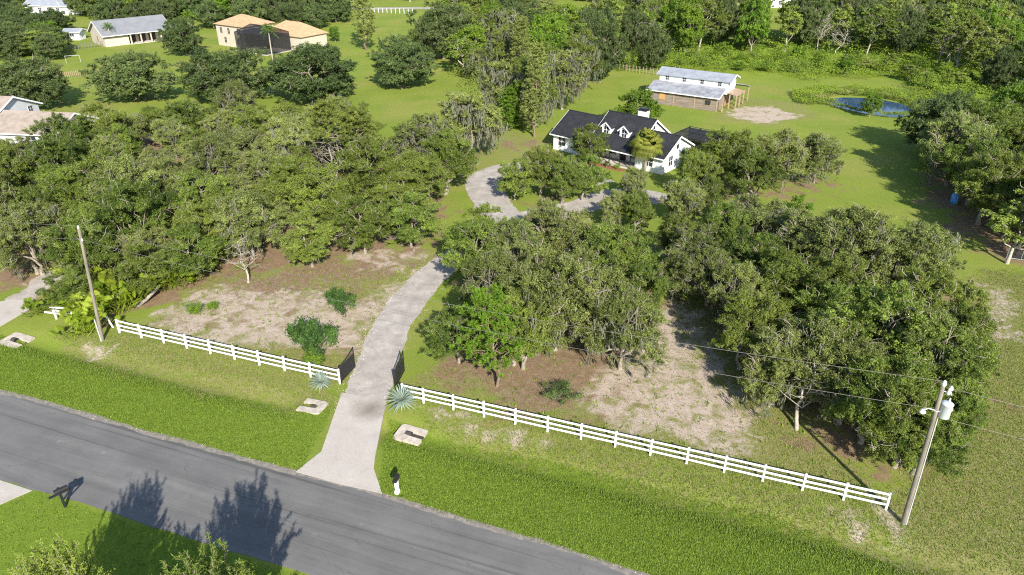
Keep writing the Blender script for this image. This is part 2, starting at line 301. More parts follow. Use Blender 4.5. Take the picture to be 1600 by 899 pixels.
def ground_mat():
    m, n, l, b = M('ground'); g = n.new('ShaderNodeNewGeometry'); pos = g.outputs['Position']
    za = n.new('ShaderNodeAttribute'); za.attribute_name = 'zone_a'; zb = n.new('ShaderNodeAttribute'); zb.attribute_name = 'zone_b'
    sa = n.new('ShaderNodeSeparateColor'); l.new(za.outputs['Color'], sa.inputs[0]); sb = n.new('ShaderNodeSeparateColor'); l.new(zb.outputs['Color'], sb.inputs[0])
    n1 = noise(n, l, pos, .5, 8, .62); n2 = noise(n, l, pos, 1.7, 8, .7, .4); n3 = noise(n, l, pos, 9, 5, .7); n4 = noise(n, l, pos, .12, 4, .55); n5 = noise(n, l, pos, 28, 3, .6)
    def col(nz, stops):
        r = ramp(n, stops); l.new(nz.outputs[0], r.inputs[0]); return r.outputs[0]
    def msk(v, nz, k=1.0, w=.12):
        g_ = n.new('ShaderNodeMapRange'); g_.interpolation_type = 'SMOOTHSTEP'; l.new(v, g_.inputs[0]); g_.inputs[1].default_value = .02; g_.inputs[2].default_value = .3
        a = mathn(n, l, 'ADD', v, mathn(n, l, 'MULTIPLY', mathn(n, l, 'SUBTRACT', nz.outputs[0], .5), k * 2))
        r = n.new('ShaderNodeMapRange'); r.interpolation_type = 'SMOOTHSTEP'; l.new(a, r.inputs[0]); r.inputs[1].default_value = .5 - w; r.inputs[2].default_value = .5 + w
        return mathn(n, l, 'MULTIPLY', r.outputs[0], g_.outputs[0])
    lawn = mixc(n, l, n2.outputs[0], col(n4, [(.3, (.125, .195, .025)), (.7, (.235, .26, .05))]), col(n3, [(.25, (.10, .165, .02)), (.75, (.26, .30, .05))]))
    n6 = noise(n, l, pos, .075, 5, .6, .5); lp = ramp(n, [(.5, (0, 0, 0)), (.62, (1, 1, 1))]); l.new(mathn(n, l, 'ADD', n6.outputs[0], mathn(n, l, 'MULTIPLY', mathn(n, l, 'SUBTRACT', n2.outputs[0], .5), .35)), lp.inputs[0])
    lawn = mixc(n, l, mathn(n, l, 'MULTIPLY', lp.outputs[0], .4), lawn, (.27, .24, .075))
    lush = mixc(n, l, .5, col(n2, [(.3, (.085, .145, .014)), (.7, (.20, .265, .03))]), col(n3, [(.25, (.07, .125, .012)), (.75, (.205, .27, .035))]))
    dry = mixc(n, l, .5, col(n2, [(.3, (.11, .165, .025)), (.5, (.18, .20, .05)), (.75, (.33, .285, .15))]), col(n3, [(.25, (.11, .12, .03)), (.75, (.32, .28, .12))]))
    litter = mixc(n, l, .5, col(n2, [(.28, (.12, .075, .045)), (.5, (.22, .145, .088)), (.72, (.36, .26, .17))]), col(n3, [(.25, (.09, .058, .038)), (.75, (.34, .24, .15))]))
    sandc = mixc(n, l, .3, col(n2, [(.3, (.33, .255, .195)), (.7, (.52, .435, .36))]), col(n3, [(.25, (.26, .195, .15)), (.75, (.56, .475, .395))]))
    mead = mixc(n, l, .5, col(n1, [(.3, (.10, .17, .02)), (.5, (.20, .26, .03)), (.7, (.27, .26, .07))]), col(n3, [(.25, (.08, .14, .012)), (.75, (.25, .31, .03))]))
    c = mixc(n, l, msk(sb.outputs[0], n1, .5, .2), lawn, lush)
    c = mixc(n, l, msk(sb.outputs[1], n1, .4, .2), c, mead)
    c = mixc(n, l, msk(sa.outputs[2], n2, 1.1, .3), c, dry)
    c = mixc(n, l, msk(sa.outputs[1], n1, 1.2, .3), c, litter)
    nb = noise(n, l, pos, .62, 9, .63, .8); c = mixc(n, l, msk(sa.outputs[0], nb, 1.4, .34), c, sandc)
    c = mixc(n, l, .35, c, mixc(n, l, 1., c, col(n5, [(.3, (.55, .55, .55)), (.7, (1.4, 1.4, 1.4))]), 'MULTIPLY'))
    l.new(c, b.inputs['Base Color']); b.inputs['Roughness'].default_value = .95; b.inputs['Specular IOR Level'].default_value = .1
    h = mathn(n, l, 'ADD', n3.outputs[0], mathn(n, l, 'MULTIPLY', n5.outputs[0], .6)); bump(n, l, b, h, .8, .07)
    return m
ground = structure('ground', gmb, ground_mat(), None, True)
za = np.ones((len(P), 4), np.float32); za[:, 0] = zmax(P, SAND, 2.2, .45); za[:, 1] = zmax(P, LITTER, 5., 1.3); za[:, 2] = zmax(P, DRY, 2.5, .5)
zb = np.ones((len(P), 4), np.float32); zb[:, 0] = zmax(P, LUSH, 1.2, .12); zb[:, 1] = zmax(P, MEADOW, 8., 2.)
for nm, z in (('zone_a', za), ('zone_b', zb)):
    a = ground.data.attributes.new(nm, 'FLOAT_COLOR', 'POINT'); a.data.foreach_set('color', z.ravel())

# ------------------------------------------------------------ road, aprons, gravel drive, pond
rngg = np.random.default_rng(3)
def resample(L, st):
    L = np.array(L, float); s = np.concatenate([[0], np.cumsum(np.hypot(*np.diff(L, axis=0).T))]); t = np.linspace(0, s[-1], int(s[-1] / st) + 2)
    return np.stack([np.interp(t, s, L[:, 0]), np.interp(t, s, L[:, 1])], 1)
def smoothline(L, k=9):
    w = np.ones(k) / k; Q = np.pad(L, ((k // 2, k // 2), (0, 0)), mode='edge'); return np.stack([np.convolve(Q[:, i], w, 'valid') for i in (0, 1)], 1)
def strip(A, B, z, n=4):
    mb = MB(); V = []; m = len(A)
    for a, b in zip(A, B):
        for k in range(n + 1): p = a + (b - a) * k / n; V.append((p[0], p[1], z))
    i = np.arange(m * (n + 1)).reshape(m, n + 1)
    return mb.add(V, np.stack([i[:-1, :-1], i[:-1, 1:], i[1:, 1:], i[1:, :-1]], -1).reshape(-1, 4)[:, ::-1])
def rag(n, amp):
    r = rngg.normal(size=n + 20); return np.convolve(r, np.ones(7) / 7, 'same')[10:-10] * amp * 1.6 + rngg.normal(size=n) * amp * .45
def asphalt():
    m, n, l, b = M('asphalt'); g = n.new('ShaderNodeNewGeometry')
    mp = n.new('ShaderNodeMapping'); mp.inputs['Rotation'].default_value = (0, 0, .345); l.new(g.outputs['Position'], mp.inputs[0])
    mp2 = n.new('ShaderNodeMapping'); mp2.inputs['Scale'].default_value = (.07, 1.2, 1); l.new(mp.outputs[0], mp2.inputs[0])
    s1 = noise(n, l, mp2.outputs[0], 1., 8, .62, .3); s2 = noise(n, l, mp.outputs[0], .35, 6, .65); s3 = noise(n, l, mp.outputs[0], 22, 4, .7)
    r1 = ramp(n, [(.28, (.095, .093, .09)), (.5, (.135, .132, .128)), (.72, (.18, .175, .168))]); l.new(s1.outputs[0], r1.inputs[0])
    r2 = ramp(n, [(.3, (.095, .093, .09)), (.7, (.185, .18, .173))]); l.new(s2.outputs[0], r2.inputs[0])
    c = mixc(n, l, .4, r1.outputs[0], r2.outputs[0]); r3 = ramp(n, [(.3, (.75, .75, .75)), (.7, (1.25, 1.25, 1.25))]); l.new(s3.outputs[0], r3.inputs[0])
    mp3 = n.new('ShaderNodeMapping'); mp3.inputs['Scale'].default_value = (.03, 2.6, 1); l.new(mp.outputs[0], mp3.inputs[0])
    s4 = noise(n, l, mp3.outputs[0], 1., 5, .6, .6); r4 = ramp(n, [(.33, (.55, .55, .55)), (.43, (1, 1, 1))]); l.new(s4.outputs[0], r4.inputs[0])
    c = mixc(n, l, .7, c, mixc(n, l, 1., c, r4.outputs[0], 'MULTIPLY'))
    c = mixc(n, l, .6, c, mixc(n, l, 1., c, r3.outputs[0], 'MULTIPLY'))
    mp4 = n.new('ShaderNodeMapping'); mp4.inputs['Scale'].default_value = (.5, 1., 1); l.new(mp.outputs[0], mp4.inputs[0])
    wv = n.new('ShaderNodeVectorMath'); l.new(mp4.outputs[0], wv.inputs[0]); wn_ = noise(n, l, mp.outputs[0], 1.3, 5, .65); l.new(wn_.outputs['Color'], wv.inputs[1])
    vo = n.new('ShaderNodeTexVoronoi'); vo.feature = 'DISTANCE_TO_EDGE'; vo.inputs['Scale'].default_value = .33; l.new(wv.outputs[0], vo.inputs['Vector'])
    cr_ = ramp(n, [(.0, (.45, .45, .45)), (.012, (1, 1, 1))]); l.new(vo.outputs['Distance'], cr_.inputs[0]); ck = ramp(n, [(.48, (0, 0, 0)), (.6, (1, 1, 1))]); l.new(s2.outputs[0], ck.inputs[0])
    c = mixc(n, l, mathn(n, l, 'MULTIPLY', ck.outputs[0], .8), c, mixc(n, l, 1., c, cr_.outputs[0], 'MULTIPLY'))
    sp = noise(n, l, mp.outputs[0], .9, 4, .6); sr = ramp(n, [(.66, (1, 1, 1)), (.74, (1.35, 1.32, 1.28))]); l.new(sp.outputs[0], sr.inputs[0]); c = mixc(n, l, 1., c, sr.outputs[0], 'MULTIPLY')
    l.new(c, b.inputs['Base Color'])
    b.inputs['Roughness'].default_value = .85; b.inputs['Specular IOR Level'].default_value = .25; bump(n, l, b, s3.outputs[0], .3, .01); return m
A = smoothline(resample(RD_TOP, .5)); B = smoothline(resample(RD_BOT, .5)); N = 480
def renum(L, n): t = np.linspace(0, len(L) - 1, n); return np.stack([np.interp(t, np.arange(len(L)), L[:, i]) for i in (0, 1)], 1)
A = renum(A, N); B = renum(B, N); A[:, 1] += rag(N, .05); B[:, 1] += rag(N, .05)
structure('road', strip(A, B, .012, 6), asphalt())
def edge_band(L, w, z):
    L2 = L.copy(); L2[:, 1] -= w + rag(len(L), .09); L1 = L.copy(); L1[:, 1] += .12 + rag(len(L), .05); return strip(L1, L2, z, 2)
MAT['road_edge'] = simple('broken_asphalt_edge', (.20, .18, .155), .95, .35, 3, bs=.3)
structure('road_shoulder', edge_band(A, .28, .016), MAT['road_edge'])
def concrete_mat():
    m, n, l, b = M('driveway_concrete'); g = n.new('ShaderNodeNewGeometry'); p = g.outputs['Position']
    a = noise(n, l, p, .55, 7, .6, .3); c = noise(n, l, p, 14, 4, .65); d = noise(n, l, p, .22, 3, .5)
    r = ramp(n, [(.25, (.31, .27, .235)), (.42, (.39, .35, .31)), (.75, (.45, .41, .365))]); l.new(a.outputs[0], r.inputs[0])
    r2 = ramp(n, [(.3, (.85, .85, .85)), (.7, (1.12, 1.12, 1.12))]); l.new(c.outputs[0], r2.inputs[0])
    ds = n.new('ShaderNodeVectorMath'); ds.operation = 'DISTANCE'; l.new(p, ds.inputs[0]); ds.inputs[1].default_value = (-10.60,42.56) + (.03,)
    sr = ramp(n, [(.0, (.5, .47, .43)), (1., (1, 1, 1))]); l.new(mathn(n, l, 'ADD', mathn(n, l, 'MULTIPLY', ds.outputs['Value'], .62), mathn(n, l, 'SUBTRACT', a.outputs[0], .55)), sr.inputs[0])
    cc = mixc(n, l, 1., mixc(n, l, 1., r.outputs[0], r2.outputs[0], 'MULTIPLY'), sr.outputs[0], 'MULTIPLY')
    l.new(cc, b.inputs['Base Color']); b.inputs['Roughness'].default_value = .9; bump(n, l, b, c.outputs[0], .2, .01); return m
CM = concrete_mat()
structure('concrete_driveway', MB().flat(APRON, -.2, .03), CM)
structure('neighbour_driveway', MB().flat([(-45.54,54.06), (-44.67,57.45), (-46.03,59.14), (-47.40,59.39), (-50.07,57.93), (-58.,52.), (-56.,48.)], -.2, .03), CM)
structure('opposite_driveway', MB().flat([(-38.,33.), (-35.42,35.74), (-33.40,35.21), (-30.77,34.28), (-32.05,33.07), (-32.80,32.37)], -.2, .03), CM)
def gravel_mat():
    m, n, l, b = M('limerock_gravel'); g = n.new('ShaderNodeNewGeometry'); p = g.outputs['Position']
    a = noise(n, l, p, .7, 7, .65, .4); c = noise(n, l, p, 16, 5, .75)
    r = ramp(n, [(.3, (.27, .24, .21)), (.55, (.37, .335, .30)), (.75, (.50, .455, .405))]); l.new(a.outputs[0], r.inputs[0])
    r2 = ramp(n, [(.28, (.62, .62, .62)), (.72, (1.3, 1.3, 1.3))]); l.new(c.outputs[0], r2.inputs[0])
    l.new(mixc(n, l, 1., r.outputs[0], r2.outputs[0], 'MULTIPLY'), b.inputs['Base Color']); b.inputs['Roughness'].default_value = .95; bump(n, l, b, c.outputs[0], .6, .03); return m
GM = gravel_mat()
def ribbon(name, L, z, amp=.12):
    L = np.array(L, float); s = np.concatenate([[0], np.cumsum(np.hypot(*np.diff(L[:, :2], axis=0).T))]); t = np.linspace(0, s[-1], int(s[-1] / .35) + 2)
    C = np.stack([np.interp(t, s, L[:, i]) for i in range(3)], 1); C = np.concatenate([smoothline(C[:, :2], 13), C[:, 2:]], 1)
    T = np.gradient(C[:, :2], axis=0); T /= np.hypot(*T.T)[:, None]; Nn = np.stack([-T[:, 1], T[:, 0]], 1); w = C[:, 2:] / 2
    a = C[:, :2] + Nn * (w + rag(len(C), amp)[:, None]); b = C[:, :2] - Nn * (w + rag(len(C), amp)[:, None])
    structure(name, strip(a, b, z, 4), GM); return a, b
gl, gr = ribbon('gravel_driveway', [(-11.07,41.51)+(3.0,), (-11.09,43.41)+(3.4,), (-11.12,46.71)+(3.4,), (-10.92,50.87)+(3.4,), (-10.52,55.61)+(3.5,), (-9.54,60.40)+(3.5,), (-7.64,65.86)+(3.4,), (-4.88,70.81)+(3.4,), (-2.04,74.74)+(3.8,), (0.38,78.08)+(4.6,), (3.87,80.43)+(4.,), (8.29,82.49)+(4.2,), (12.35,86.87)+(4.2,), (16.58,87.56)+(4.,), (19.75,84.63)+(4.,)], .010)
ribbon('gravel_loop', [(0.00,77.13)+(4.8,), (-1.71,81.04)+(4.8,), (-3.13,86.87)+(5.0,), (-4.05,91.65)+(4.8,), (-2.85,95.53)+(4.4,), (0.00,97.71)+(4.,), (4.60,99.12)+(3.6,), (9.41,96.06)+(3.6,), (12.35,90.41)+(4.,)], .014)
ribbon('sand_track', [(-46.87,58.53)+(2.6,), (-46.45,63.04)+(2.6,), (-45.30,68.11)+(2.4,), (-43.12,73.51)+(2.,)], .010, .3)
ribbon('far_lane', [(-72.57,270.58)+(4.,), (-54.10,268.86)+(5.,), (-36.29,270.58)+(5.,), (-9.02,268.86)+(4.,)], .02, .2)
def water():
    m, n, l, b = M('pond_water'); b.inputs['Base Color'].default_value = (.018, .05, .13, 1); b.inputs['Roughness'].default_value = .04; b.inputs['IOR'].default_value = 1.33; b.inputs['Specular IOR Level'].default_value = .8
    g = n.new('ShaderNodeNewGeometry'); t = noise(n, l, g.outputs['Position'], 1.5, 3); bump(n, l, b, t.outputs[0], .04, .05); return m
structure('pond_water', MB().flat(POND[::-1], -.5, -.28), water())

# ------------------------------------------------------------ vegetation prototypes: each returns a list of (part name, mesh)
def kmeans(P, k, rng):
    k = min(k, len(P)); C = P[rng.choice(len(P), k, replace=False)]
    for _ in range(8):
        d = np.linalg.norm(P[:, None] - C[None], axis=2); a = d.argmin(1)
        C = np.array([P[a == i].mean(0) if (a == i).any() else C[i] for i in range(k)])
    return a, C
def curve(p, q, rng, up=.15, jit=.08, n=5):
    p = np.array(p, float); q = np.array(q, float); L = np.linalg.norm(q - p); t = np.linspace(0, 1, n)[:, None]
    c = p + (q - p) * t; c += np.sin(t * math.pi) * (np.array([0, 0, up * L]) + rng.normal(size=3) * jit * L); c[1:-1] += rng.normal(size=(n - 2, 3)) * .035 * L; return c
def crown_tree(seed, H, R, nclump=70, nleaf=42000, leaf=.2, clump=.2, low=.28, flat=.72, bark='bark', lm='oak', twigs=140, moss=0, stems=1, skirt=.15, sub=7, trunk_r=None, gap=.0, top=1.0, limbs=6, tri=False):
    rng = np.random.default_rng(seed); cl = []; cz = low * H + (H - low * H) * .42
    lob = rng.uniform(.6, 1.18, 9); ph = rng.uniform(0, 6.28)
    while len(cl) < nclump:
        d = rng.normal(size=3); d /= np.linalg.norm(d)
        if d[2] < -skirt - .25 and rng.random() < .8: continue
        az = (math.atan2(d[1], d[0]) + ph) % 6.2832; lo = np.interp(az, np.linspace(0, 6.2832, 10), np.append(lob, lob[0]))
        rr = rng.uniform(.3, 1.0) ** .6
        p = np.array([d[0] * R * lo * rr * (1 - clump * .6), d[1] * R * lo * rr * (1 - clump * .6), cz + d[2] * rr * ((H - cz) * top if d[2] > 0 else (cz - low * H)) * .88])
        if any(np.linalg.norm(p - c) < clump * R * .55 for c in cl) and rng.random() < .9: continue
        cl.append(p)
    cl = np.array(cl); tr = MB(); tr_r = trunk_r or .012 * H + .022 * R
    bases = [np.zeros(3)] if stems == 1 else [np.array([rng.normal() * .35, rng.normal() * .35, 0]) for _ in range(stems)]
    a1, C1 = kmeans(cl, limbs, rng)
    for i in range(len(C1)):
        b = bases[i % len(bases)]; fork = np.array([b[0] * 1.3 + rng.normal() * .12, b[1] * 1.3 + rng.normal() * .12, max(low, .2) * H * rng.uniform(.6, 1.0)])
        if i < len(bases): tr.tube(np.vstack([[b + (0, 0, -.15)], [b * 1.05 + (rng.normal() * .05, rng.normal() * .05, fork[2] * .5)], [fork]]), [tr_r * 1.35, tr_r, tr_r * .85], 8, rng.uniform(.3, .7))
        else: fork = f0 if stems == 1 else fork
        if i == 0: f0 = fork
        m = C1[i] * np.array([.62, .62, 1]); m[2] = fork[2] + (C1[i][2] - fork[2]) * .55
        c = curve(fork, m, rng, .08, .1, 6); tr.tube(c, np.linspace(tr_r * .68, tr_r * .42, 6), 6)
        pts = cl[a1 == i]
        if not len(pts): continue
        a2, C2 = kmeans(pts, 4, rng)
        for j in range(len(C2)):
            e = m + (C2[j] - m) * .6; c2 = curve(m, e, rng, .08, .12, 5); tr.tube(c2, np.linspace(tr_r * .38, tr_r * .2, 5), 5)
            for q in pts[a2 == j]:
                c3 = curve(e, q, rng, .05, .15, 5); tr.tube(c3, np.linspace(tr_r * .19, tr_r * .06, 5), 4)
    for _ in range(twigs):
        q = cl[rng.integers(len(cl))]; o = q - np.array([0, 0, cz]); o = o / (np.linalg.norm(o) + 1e-6) + rng.normal(size=3) * .45 + (0, 0, .35); o /= np.linalg.norm(o)
        L = clump * R * rng.uniform(.7, 1.35); c = curve(q - o * L * .3, q + o * L, rng, .05, .2, 4); tr.tube(c, [.042, .034, .026, .01], 3)
    cr = MB(); per = nleaf // len(cl); tall = []
    for q in cl:
        if gap and rng.random() < gap: continue
        rc = clump * R * rng.uniform(.75, 1.25); ct = rng.uniform(.2, .75)
        sc = rng.normal(size=(sub, 3)); sc /= np.linalg.norm(sc, axis=1)[:, None]; sc[:, 2] = np.where(sc[:, 2] < -.3, -sc[:, 2], sc[:, 2]); sc = q + sc * rc * rng.uniform(.3, 1.1, (sub, 1)) * (1, 1, flat)
        k = rng.integers(0, sub, per); d = rng.normal(size=(per, 3)); d /= np.linalg.norm(d, axis=1)[:, None]
        ax = rng.normal(size=(sub, 3)) * .5 + (sc - q) / rc; ax /= np.linalg.norm(ax, axis=1)[:, None]; rs_ = rng.uniform(.14, .42, sub) * rc
        P_ = sc[k] + d * rs_[k][:, None] * (rng.random((per, 1)) ** .5) * (1, 1, flat) + ax[k] * (rng.uniform(-.7, 1.5, (per, 1)) * rs_[k][:, None])
        N_ = .45 * d + .3 * (P_ - q) / rc + rng.normal(size=(per, 3)) * .6 + (0, 0, .35)
        st = rng.uniform(-.22, .22, sub)[k]
        (cr.leaf_tris if tri else cr.leaves)(P_, N_, leaf * rng.uniform(.55, 1.35, per), .5, np.clip(ct + st + rng.normal(size=per) * .17, 0, 1), rng)
    out = [('trunk', tr.mesh('trunk', MAT[bark], True)), ('crown', cr.mesh('crown', MAT[lm]))]
    if moss:
        ms = MB()
        for _ in range(moss):
            q = cl[rng.integers(len(cl))] + rng.normal(size=3) * clump * R * .5; L = rng.uniform(.5, 1.8) * (H / 8); k = 26
            t = rng.random(k); P_ = q + np.stack([rng.normal(size=k) * .13, rng.normal(size=k) * .13, -t * L - .2], 1)
            N_ = np.stack([rng.normal(size=k), rng.normal(size=k), rng.normal(size=k) * .15], 1); ti = np.repeat(np.clip(.5 + rng.normal(size=k) * .2, 0, 1), 4)
            V = []; w = .05
            for p, nn in zip(P_, N_):
                nn = nn / np.linalg.norm(nn); u = np.array([-nn[1], nn[0], 0]) * w; V += [p - u, p + (0, 0, .12), p + u, p - (0, 0, .36)]
            ms.add(V, np.arange(4 * k).reshape(k, 4), ti)
        out.append(('moss', ms.mesh('moss', MAT['moss'])))
    return out
def pine_tree(seed, H, R, low=.35, dead=.0, nneedle=9000, lm='pine', bark='bark_dark', whorl=11, nl=.34):
    rng = np.random.default_rng(seed); tr = MB(); cr = MB(); top = np.array([rng.normal() * .25, rng.normal() * .25, H]); c = curve((0, 0, -.1), top, rng, 0, .015, 8); tr.tube(c, np.linspace(.02 * H + .03, .02, 8), 7)
    puffs = []
    if dead > .1:
        for i in range(26):
            z = H * rng.uniform(.3, low + .12); a = rng.uniform(0, 6.28); L = R * rng.uniform(.4, .95); x0 = np.array([np.interp(z, c[:, 2], c[:, 0]), np.interp(z, c[:, 2], c[:, 1]), z]); q = x0 + np.array([math.cos(a) * L, math.sin(a) * L, L * rng.uniform(-.1, .35)]); b = curve(x0, q, rng, .05, .1, 5); tr.tube(b, np.linspace(.04, .012, 5), 4)
            for _ in range(3): s_ = b[rng.integers(2, 5)]; tr.tube(curve(s_, s_ + rng.normal(size=3) * L * .3, rng, 0, .1, 4), np.linspace(.02, .006, 4), 3)
    for i in range(whorl):
        f = i / (whorl - 1); z = H * (low + (1 - low) * f * .97); rr = R * (1 - .75 * f ** 1.4) * rng.uniform(.75, 1.1) * (.75 + .25 * min(1, f * 4)); nb = rng.integers(4, 7); a0 = rng.uniform(0, 6.28)
        x0 = np.array([np.interp(z, c[:, 2], c[:, 0]), np.interp(z, c[:, 2], c[:, 1]), z])
        for k in range(nb):
            a = a0 + k * 6.283 / nb + rng.normal() * .2; tip = x0 + np.array([math.cos(a) * rr, math.sin(a) * rr, rr * rng.uniform(.15, .55)]); b = curve(x0, tip, rng, -.05, .06, 5); tr.tube(b, np.linspace(.035 + .008 * (H / 6), .012, 5), 4)
            if rng.random() < dead: continue
            for t in (.4, .6, .8, 1.): puffs.append(b[0] + (b[-1] - b[0]) * t + rng.normal(size=3) * .1 * R)
            for s in range(3): puffs.append(tip + rng.normal(size=3) * .14 * R)
    puffs.append(top); puffs = np.array(puffs); per = max(6, nneedle // len(puffs))
    for q in puffs:
        d = rng.normal(size=(per, 3)); d[:, 2] = np.abs(d[:, 2]) * .9 - .2; d /= np.linalg.norm(d, axis=1)[:, None]; L = nl * rng.uniform(.6, 1.1, per); u = np.cross(d, rng.normal(size=(per, 3))); u /= np.linalg.norm(u, axis=1)[:, None]
        w = .035 * (nl / .34); p0 = q + d * .03; V = np.stack([p0 - u * w, p0 + u * w, p0 + d * L[:, None] + u * w * .4, p0 + d * L[:, None] - u * w * .4], 1).reshape(-1, 3)
        cr.add(V, np.arange(4 * per).reshape(per, 4), np.repeat(np.clip(rng.uniform(.3, .8) + rng.normal(size=per) * .12, 0, 1), 4))
    return [('trunk', tr.mesh('trunk', MAT[bark], True)), ('crown', cr.mesh('crown', MAT[lm]))]
def dead_tree(seed, H, R, bark='bark_white', n=22):
    rng = np.random.default_rng(seed); tr = MB(); c = curve((0, 0, -.1), (rng.normal() * .3, rng.normal() * .3, H), rng, 0, .04, 8); tr.tube(c, np.linspace(.022 * H, .02, 8), 6); br = MB()
    for i in range(n):
        f = rng.uniform(.3, 1); p = c[0] + (c[-1] - c[0]) * f; a = rng.uniform(0, 6.28); L = R * (1.15 - .7 * f) * rng.uniform(.5, 1.2); q = p + np.array([math.cos(a) * L, math.sin(a) * L, L * rng.uniform(.1, .7)]); b = curve(p, q, rng, .05, .12, 5); br.tube(b, np.linspace(.05, .012, 5), 4)
        for _ in range(4):
            s = b[rng.integers(2, 5)]; e = s + rng.normal(size=3) * L * .3 + (0, 0, L * .12); br.tube(curve(s, e, rng, .05, .1, 4), np.linspace(.022, .006, 4), 3)
    return [('trunk', tr.mesh('trunk', MAT[bark], True)), ('branches', br.mesh('branches', MAT[bark], True))]
def shoot_tree(seed, H, R, n=180):        # many upright leafy shoots, bare stems below
    rng = np.random.default_rng(seed); tr = MB(); cr = MB(); tr.tube([(0, 0, -.1), (.05, 0, H * .25), (0, .05, H * .5)], [.14, .11, .07], 7)
    for i in range(n):
        f = (i + .5) / n; a = i * 2.39996; rr = R * math.sqrt(f) * rng.uniform(.7, 1.1); z1 = H * (1 - .42 * f ** 1.3) * rng.uniform(.86, 1.04); p = np.array([0, 0, H * rng.uniform(.2, .5)]); q = np.array([rr * math.cos(a), rr * math.sin(a), z1])
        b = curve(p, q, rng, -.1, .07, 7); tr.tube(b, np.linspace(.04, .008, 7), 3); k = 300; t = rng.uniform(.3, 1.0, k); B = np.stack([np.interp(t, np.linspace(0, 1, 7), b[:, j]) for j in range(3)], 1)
        T = (b[-1] - b[-3]); T /= np.linalg.norm(T); d = rng.normal(size=(k, 3)) * .75 + T * .9; d /= np.linalg.norm(d, axis=1)[:, None]; L = rng.uniform(.08, .18, k)[:, None]; u = np.cross(d, rng.normal(size=(k, 3))); u /= np.linalg.norm(u, axis=1)[:, None]; w = .017
        side = rng.normal(size=(k, 3)) * .10 * (1.15 - t[:, None]); B = B + side
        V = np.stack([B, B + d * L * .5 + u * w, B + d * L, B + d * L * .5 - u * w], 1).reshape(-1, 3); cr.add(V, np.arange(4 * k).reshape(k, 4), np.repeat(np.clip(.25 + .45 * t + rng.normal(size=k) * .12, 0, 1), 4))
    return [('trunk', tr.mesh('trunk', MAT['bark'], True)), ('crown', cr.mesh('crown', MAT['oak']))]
def bush(seed, R, H, n=5000, lm='bright', leaf=.13, spread=0.):
    rng = np.random.default_rng(seed); cr = MB(); tr = MB(); k = 14 if not spread else 22; C = np.stack([rng.normal(size=k) * R * (.38 + spread), rng.normal(size=k) * R * (.38 + spread), rng.uniform(.25, .8, k) * H], 1)
    for q in C:
        tr.tube(curve((rng.normal() * .06, rng.normal() * .06, -.05), q, rng, 0, .05, 4), [.035, .028, .02, .008], 4); m = n // k; d = rng.normal(size=(m, 3)); d /= np.linalg.norm(d, axis=1)[:, None]
        p = q + d * R * (.42 - spread) * np.abs(rng.normal(size=(m, 1))) * .62 * (1, 1, .85); p[:, 2] = np.maximum(p[:, 2], .03); cr.leaves(p, d + rng.normal(size=(m, 3)) * .6 + (0, 0, .3), leaf * rng.uniform(.6, 1.4, m), .34, np.clip(rng.uniform(.25, .75) + rng.normal(size=m) * .2, 0, 1), rng)
    return [('stems', tr.mesh('stems', MAT['bark'], True)), ('foliage', cr.mesh('foliage', MAT[lm]))]
def fan_frond(mb, rng, base, az, tilt, stem, rad, tint, nleaf=20, spread=2.4, droop=.18):
    d = np.array([math.cos(az) * math.cos(tilt), math.sin(az) * math.cos(tilt), math.sin(tilt)]); s = np.array([-math.sin(az), math.cos(az), 0]); h = base + d * stem; mb.tube([base, (base + h) / 2, h], [.02, .016, .012], 3, tint)
    up = np.cross(d, s)
    for k in range(nleaf):
        a = (k / (nleaf - 1) - .5) * spread; e = d * math.cos(a) + s * math.sin(a); L = rad * (1 - .28 * abs(a) / (spread / 2)) * rng.uniform(.9, 1.05); w = np.cross(e, up) * rad * .055; mid = h + e * L * .55 + up * .02; tip = h + e * L * .93 - np.array([0, 0, droop * L])
        mb.add([h, mid - w, tip, mid + w], np.array([[0, 1, 2, 3]]), np.clip(tint + rng.normal() * .1, 0, 1))
def cabbage_palm(seed, H, R):
    rng = np.random.default_rng(seed); tr = MB(); cr = MB(); tr.tube([(0, 0, -.1), (.05, 0, H * .4), (0, .05, H * .75), (0, 0, H * .86)], [.22, .19, .2, .24], 9); top = np.array([0, 0, H * .8])
    for i in range(80):
        f = i / 79; fan_frond(cr, rng, top + (0, 0, .3 * (1 - f)), i * 2.39996, R_(85 - 140 * f + rng.normal() * 9), R * rng.uniform(.38, .6), R * rng.uniform(.5, .66), .75 - .35 * f + rng.normal() * .12, 22, 2.3, .5)
    return [('trunk', tr.mesh('trunk', MAT['bark'], True)), ('crown', cr.mesh('crown', MAT['palm']))]
def palmetto(seed, R, H, n=40):
    rng = np.random.default_rng(seed); cr = MB()
    for i in range(n):
        f = rng.random(); b = np.array([rng.normal() * R * .3, rng.normal() * R * .3, 0.05]); fan_frond(cr, rng, b, rng.uniform(0, 6.28), R_(rng.uniform(25, 80)), H * rng.uniform(.5, .95), .62 * rng.uniform(.8, 1.15), np.clip(rng.normal(.55, .22), 0, 1), 15, 2.6)
    return [('fronds', cr.mesh('fronds', MAT['palmetto']))]
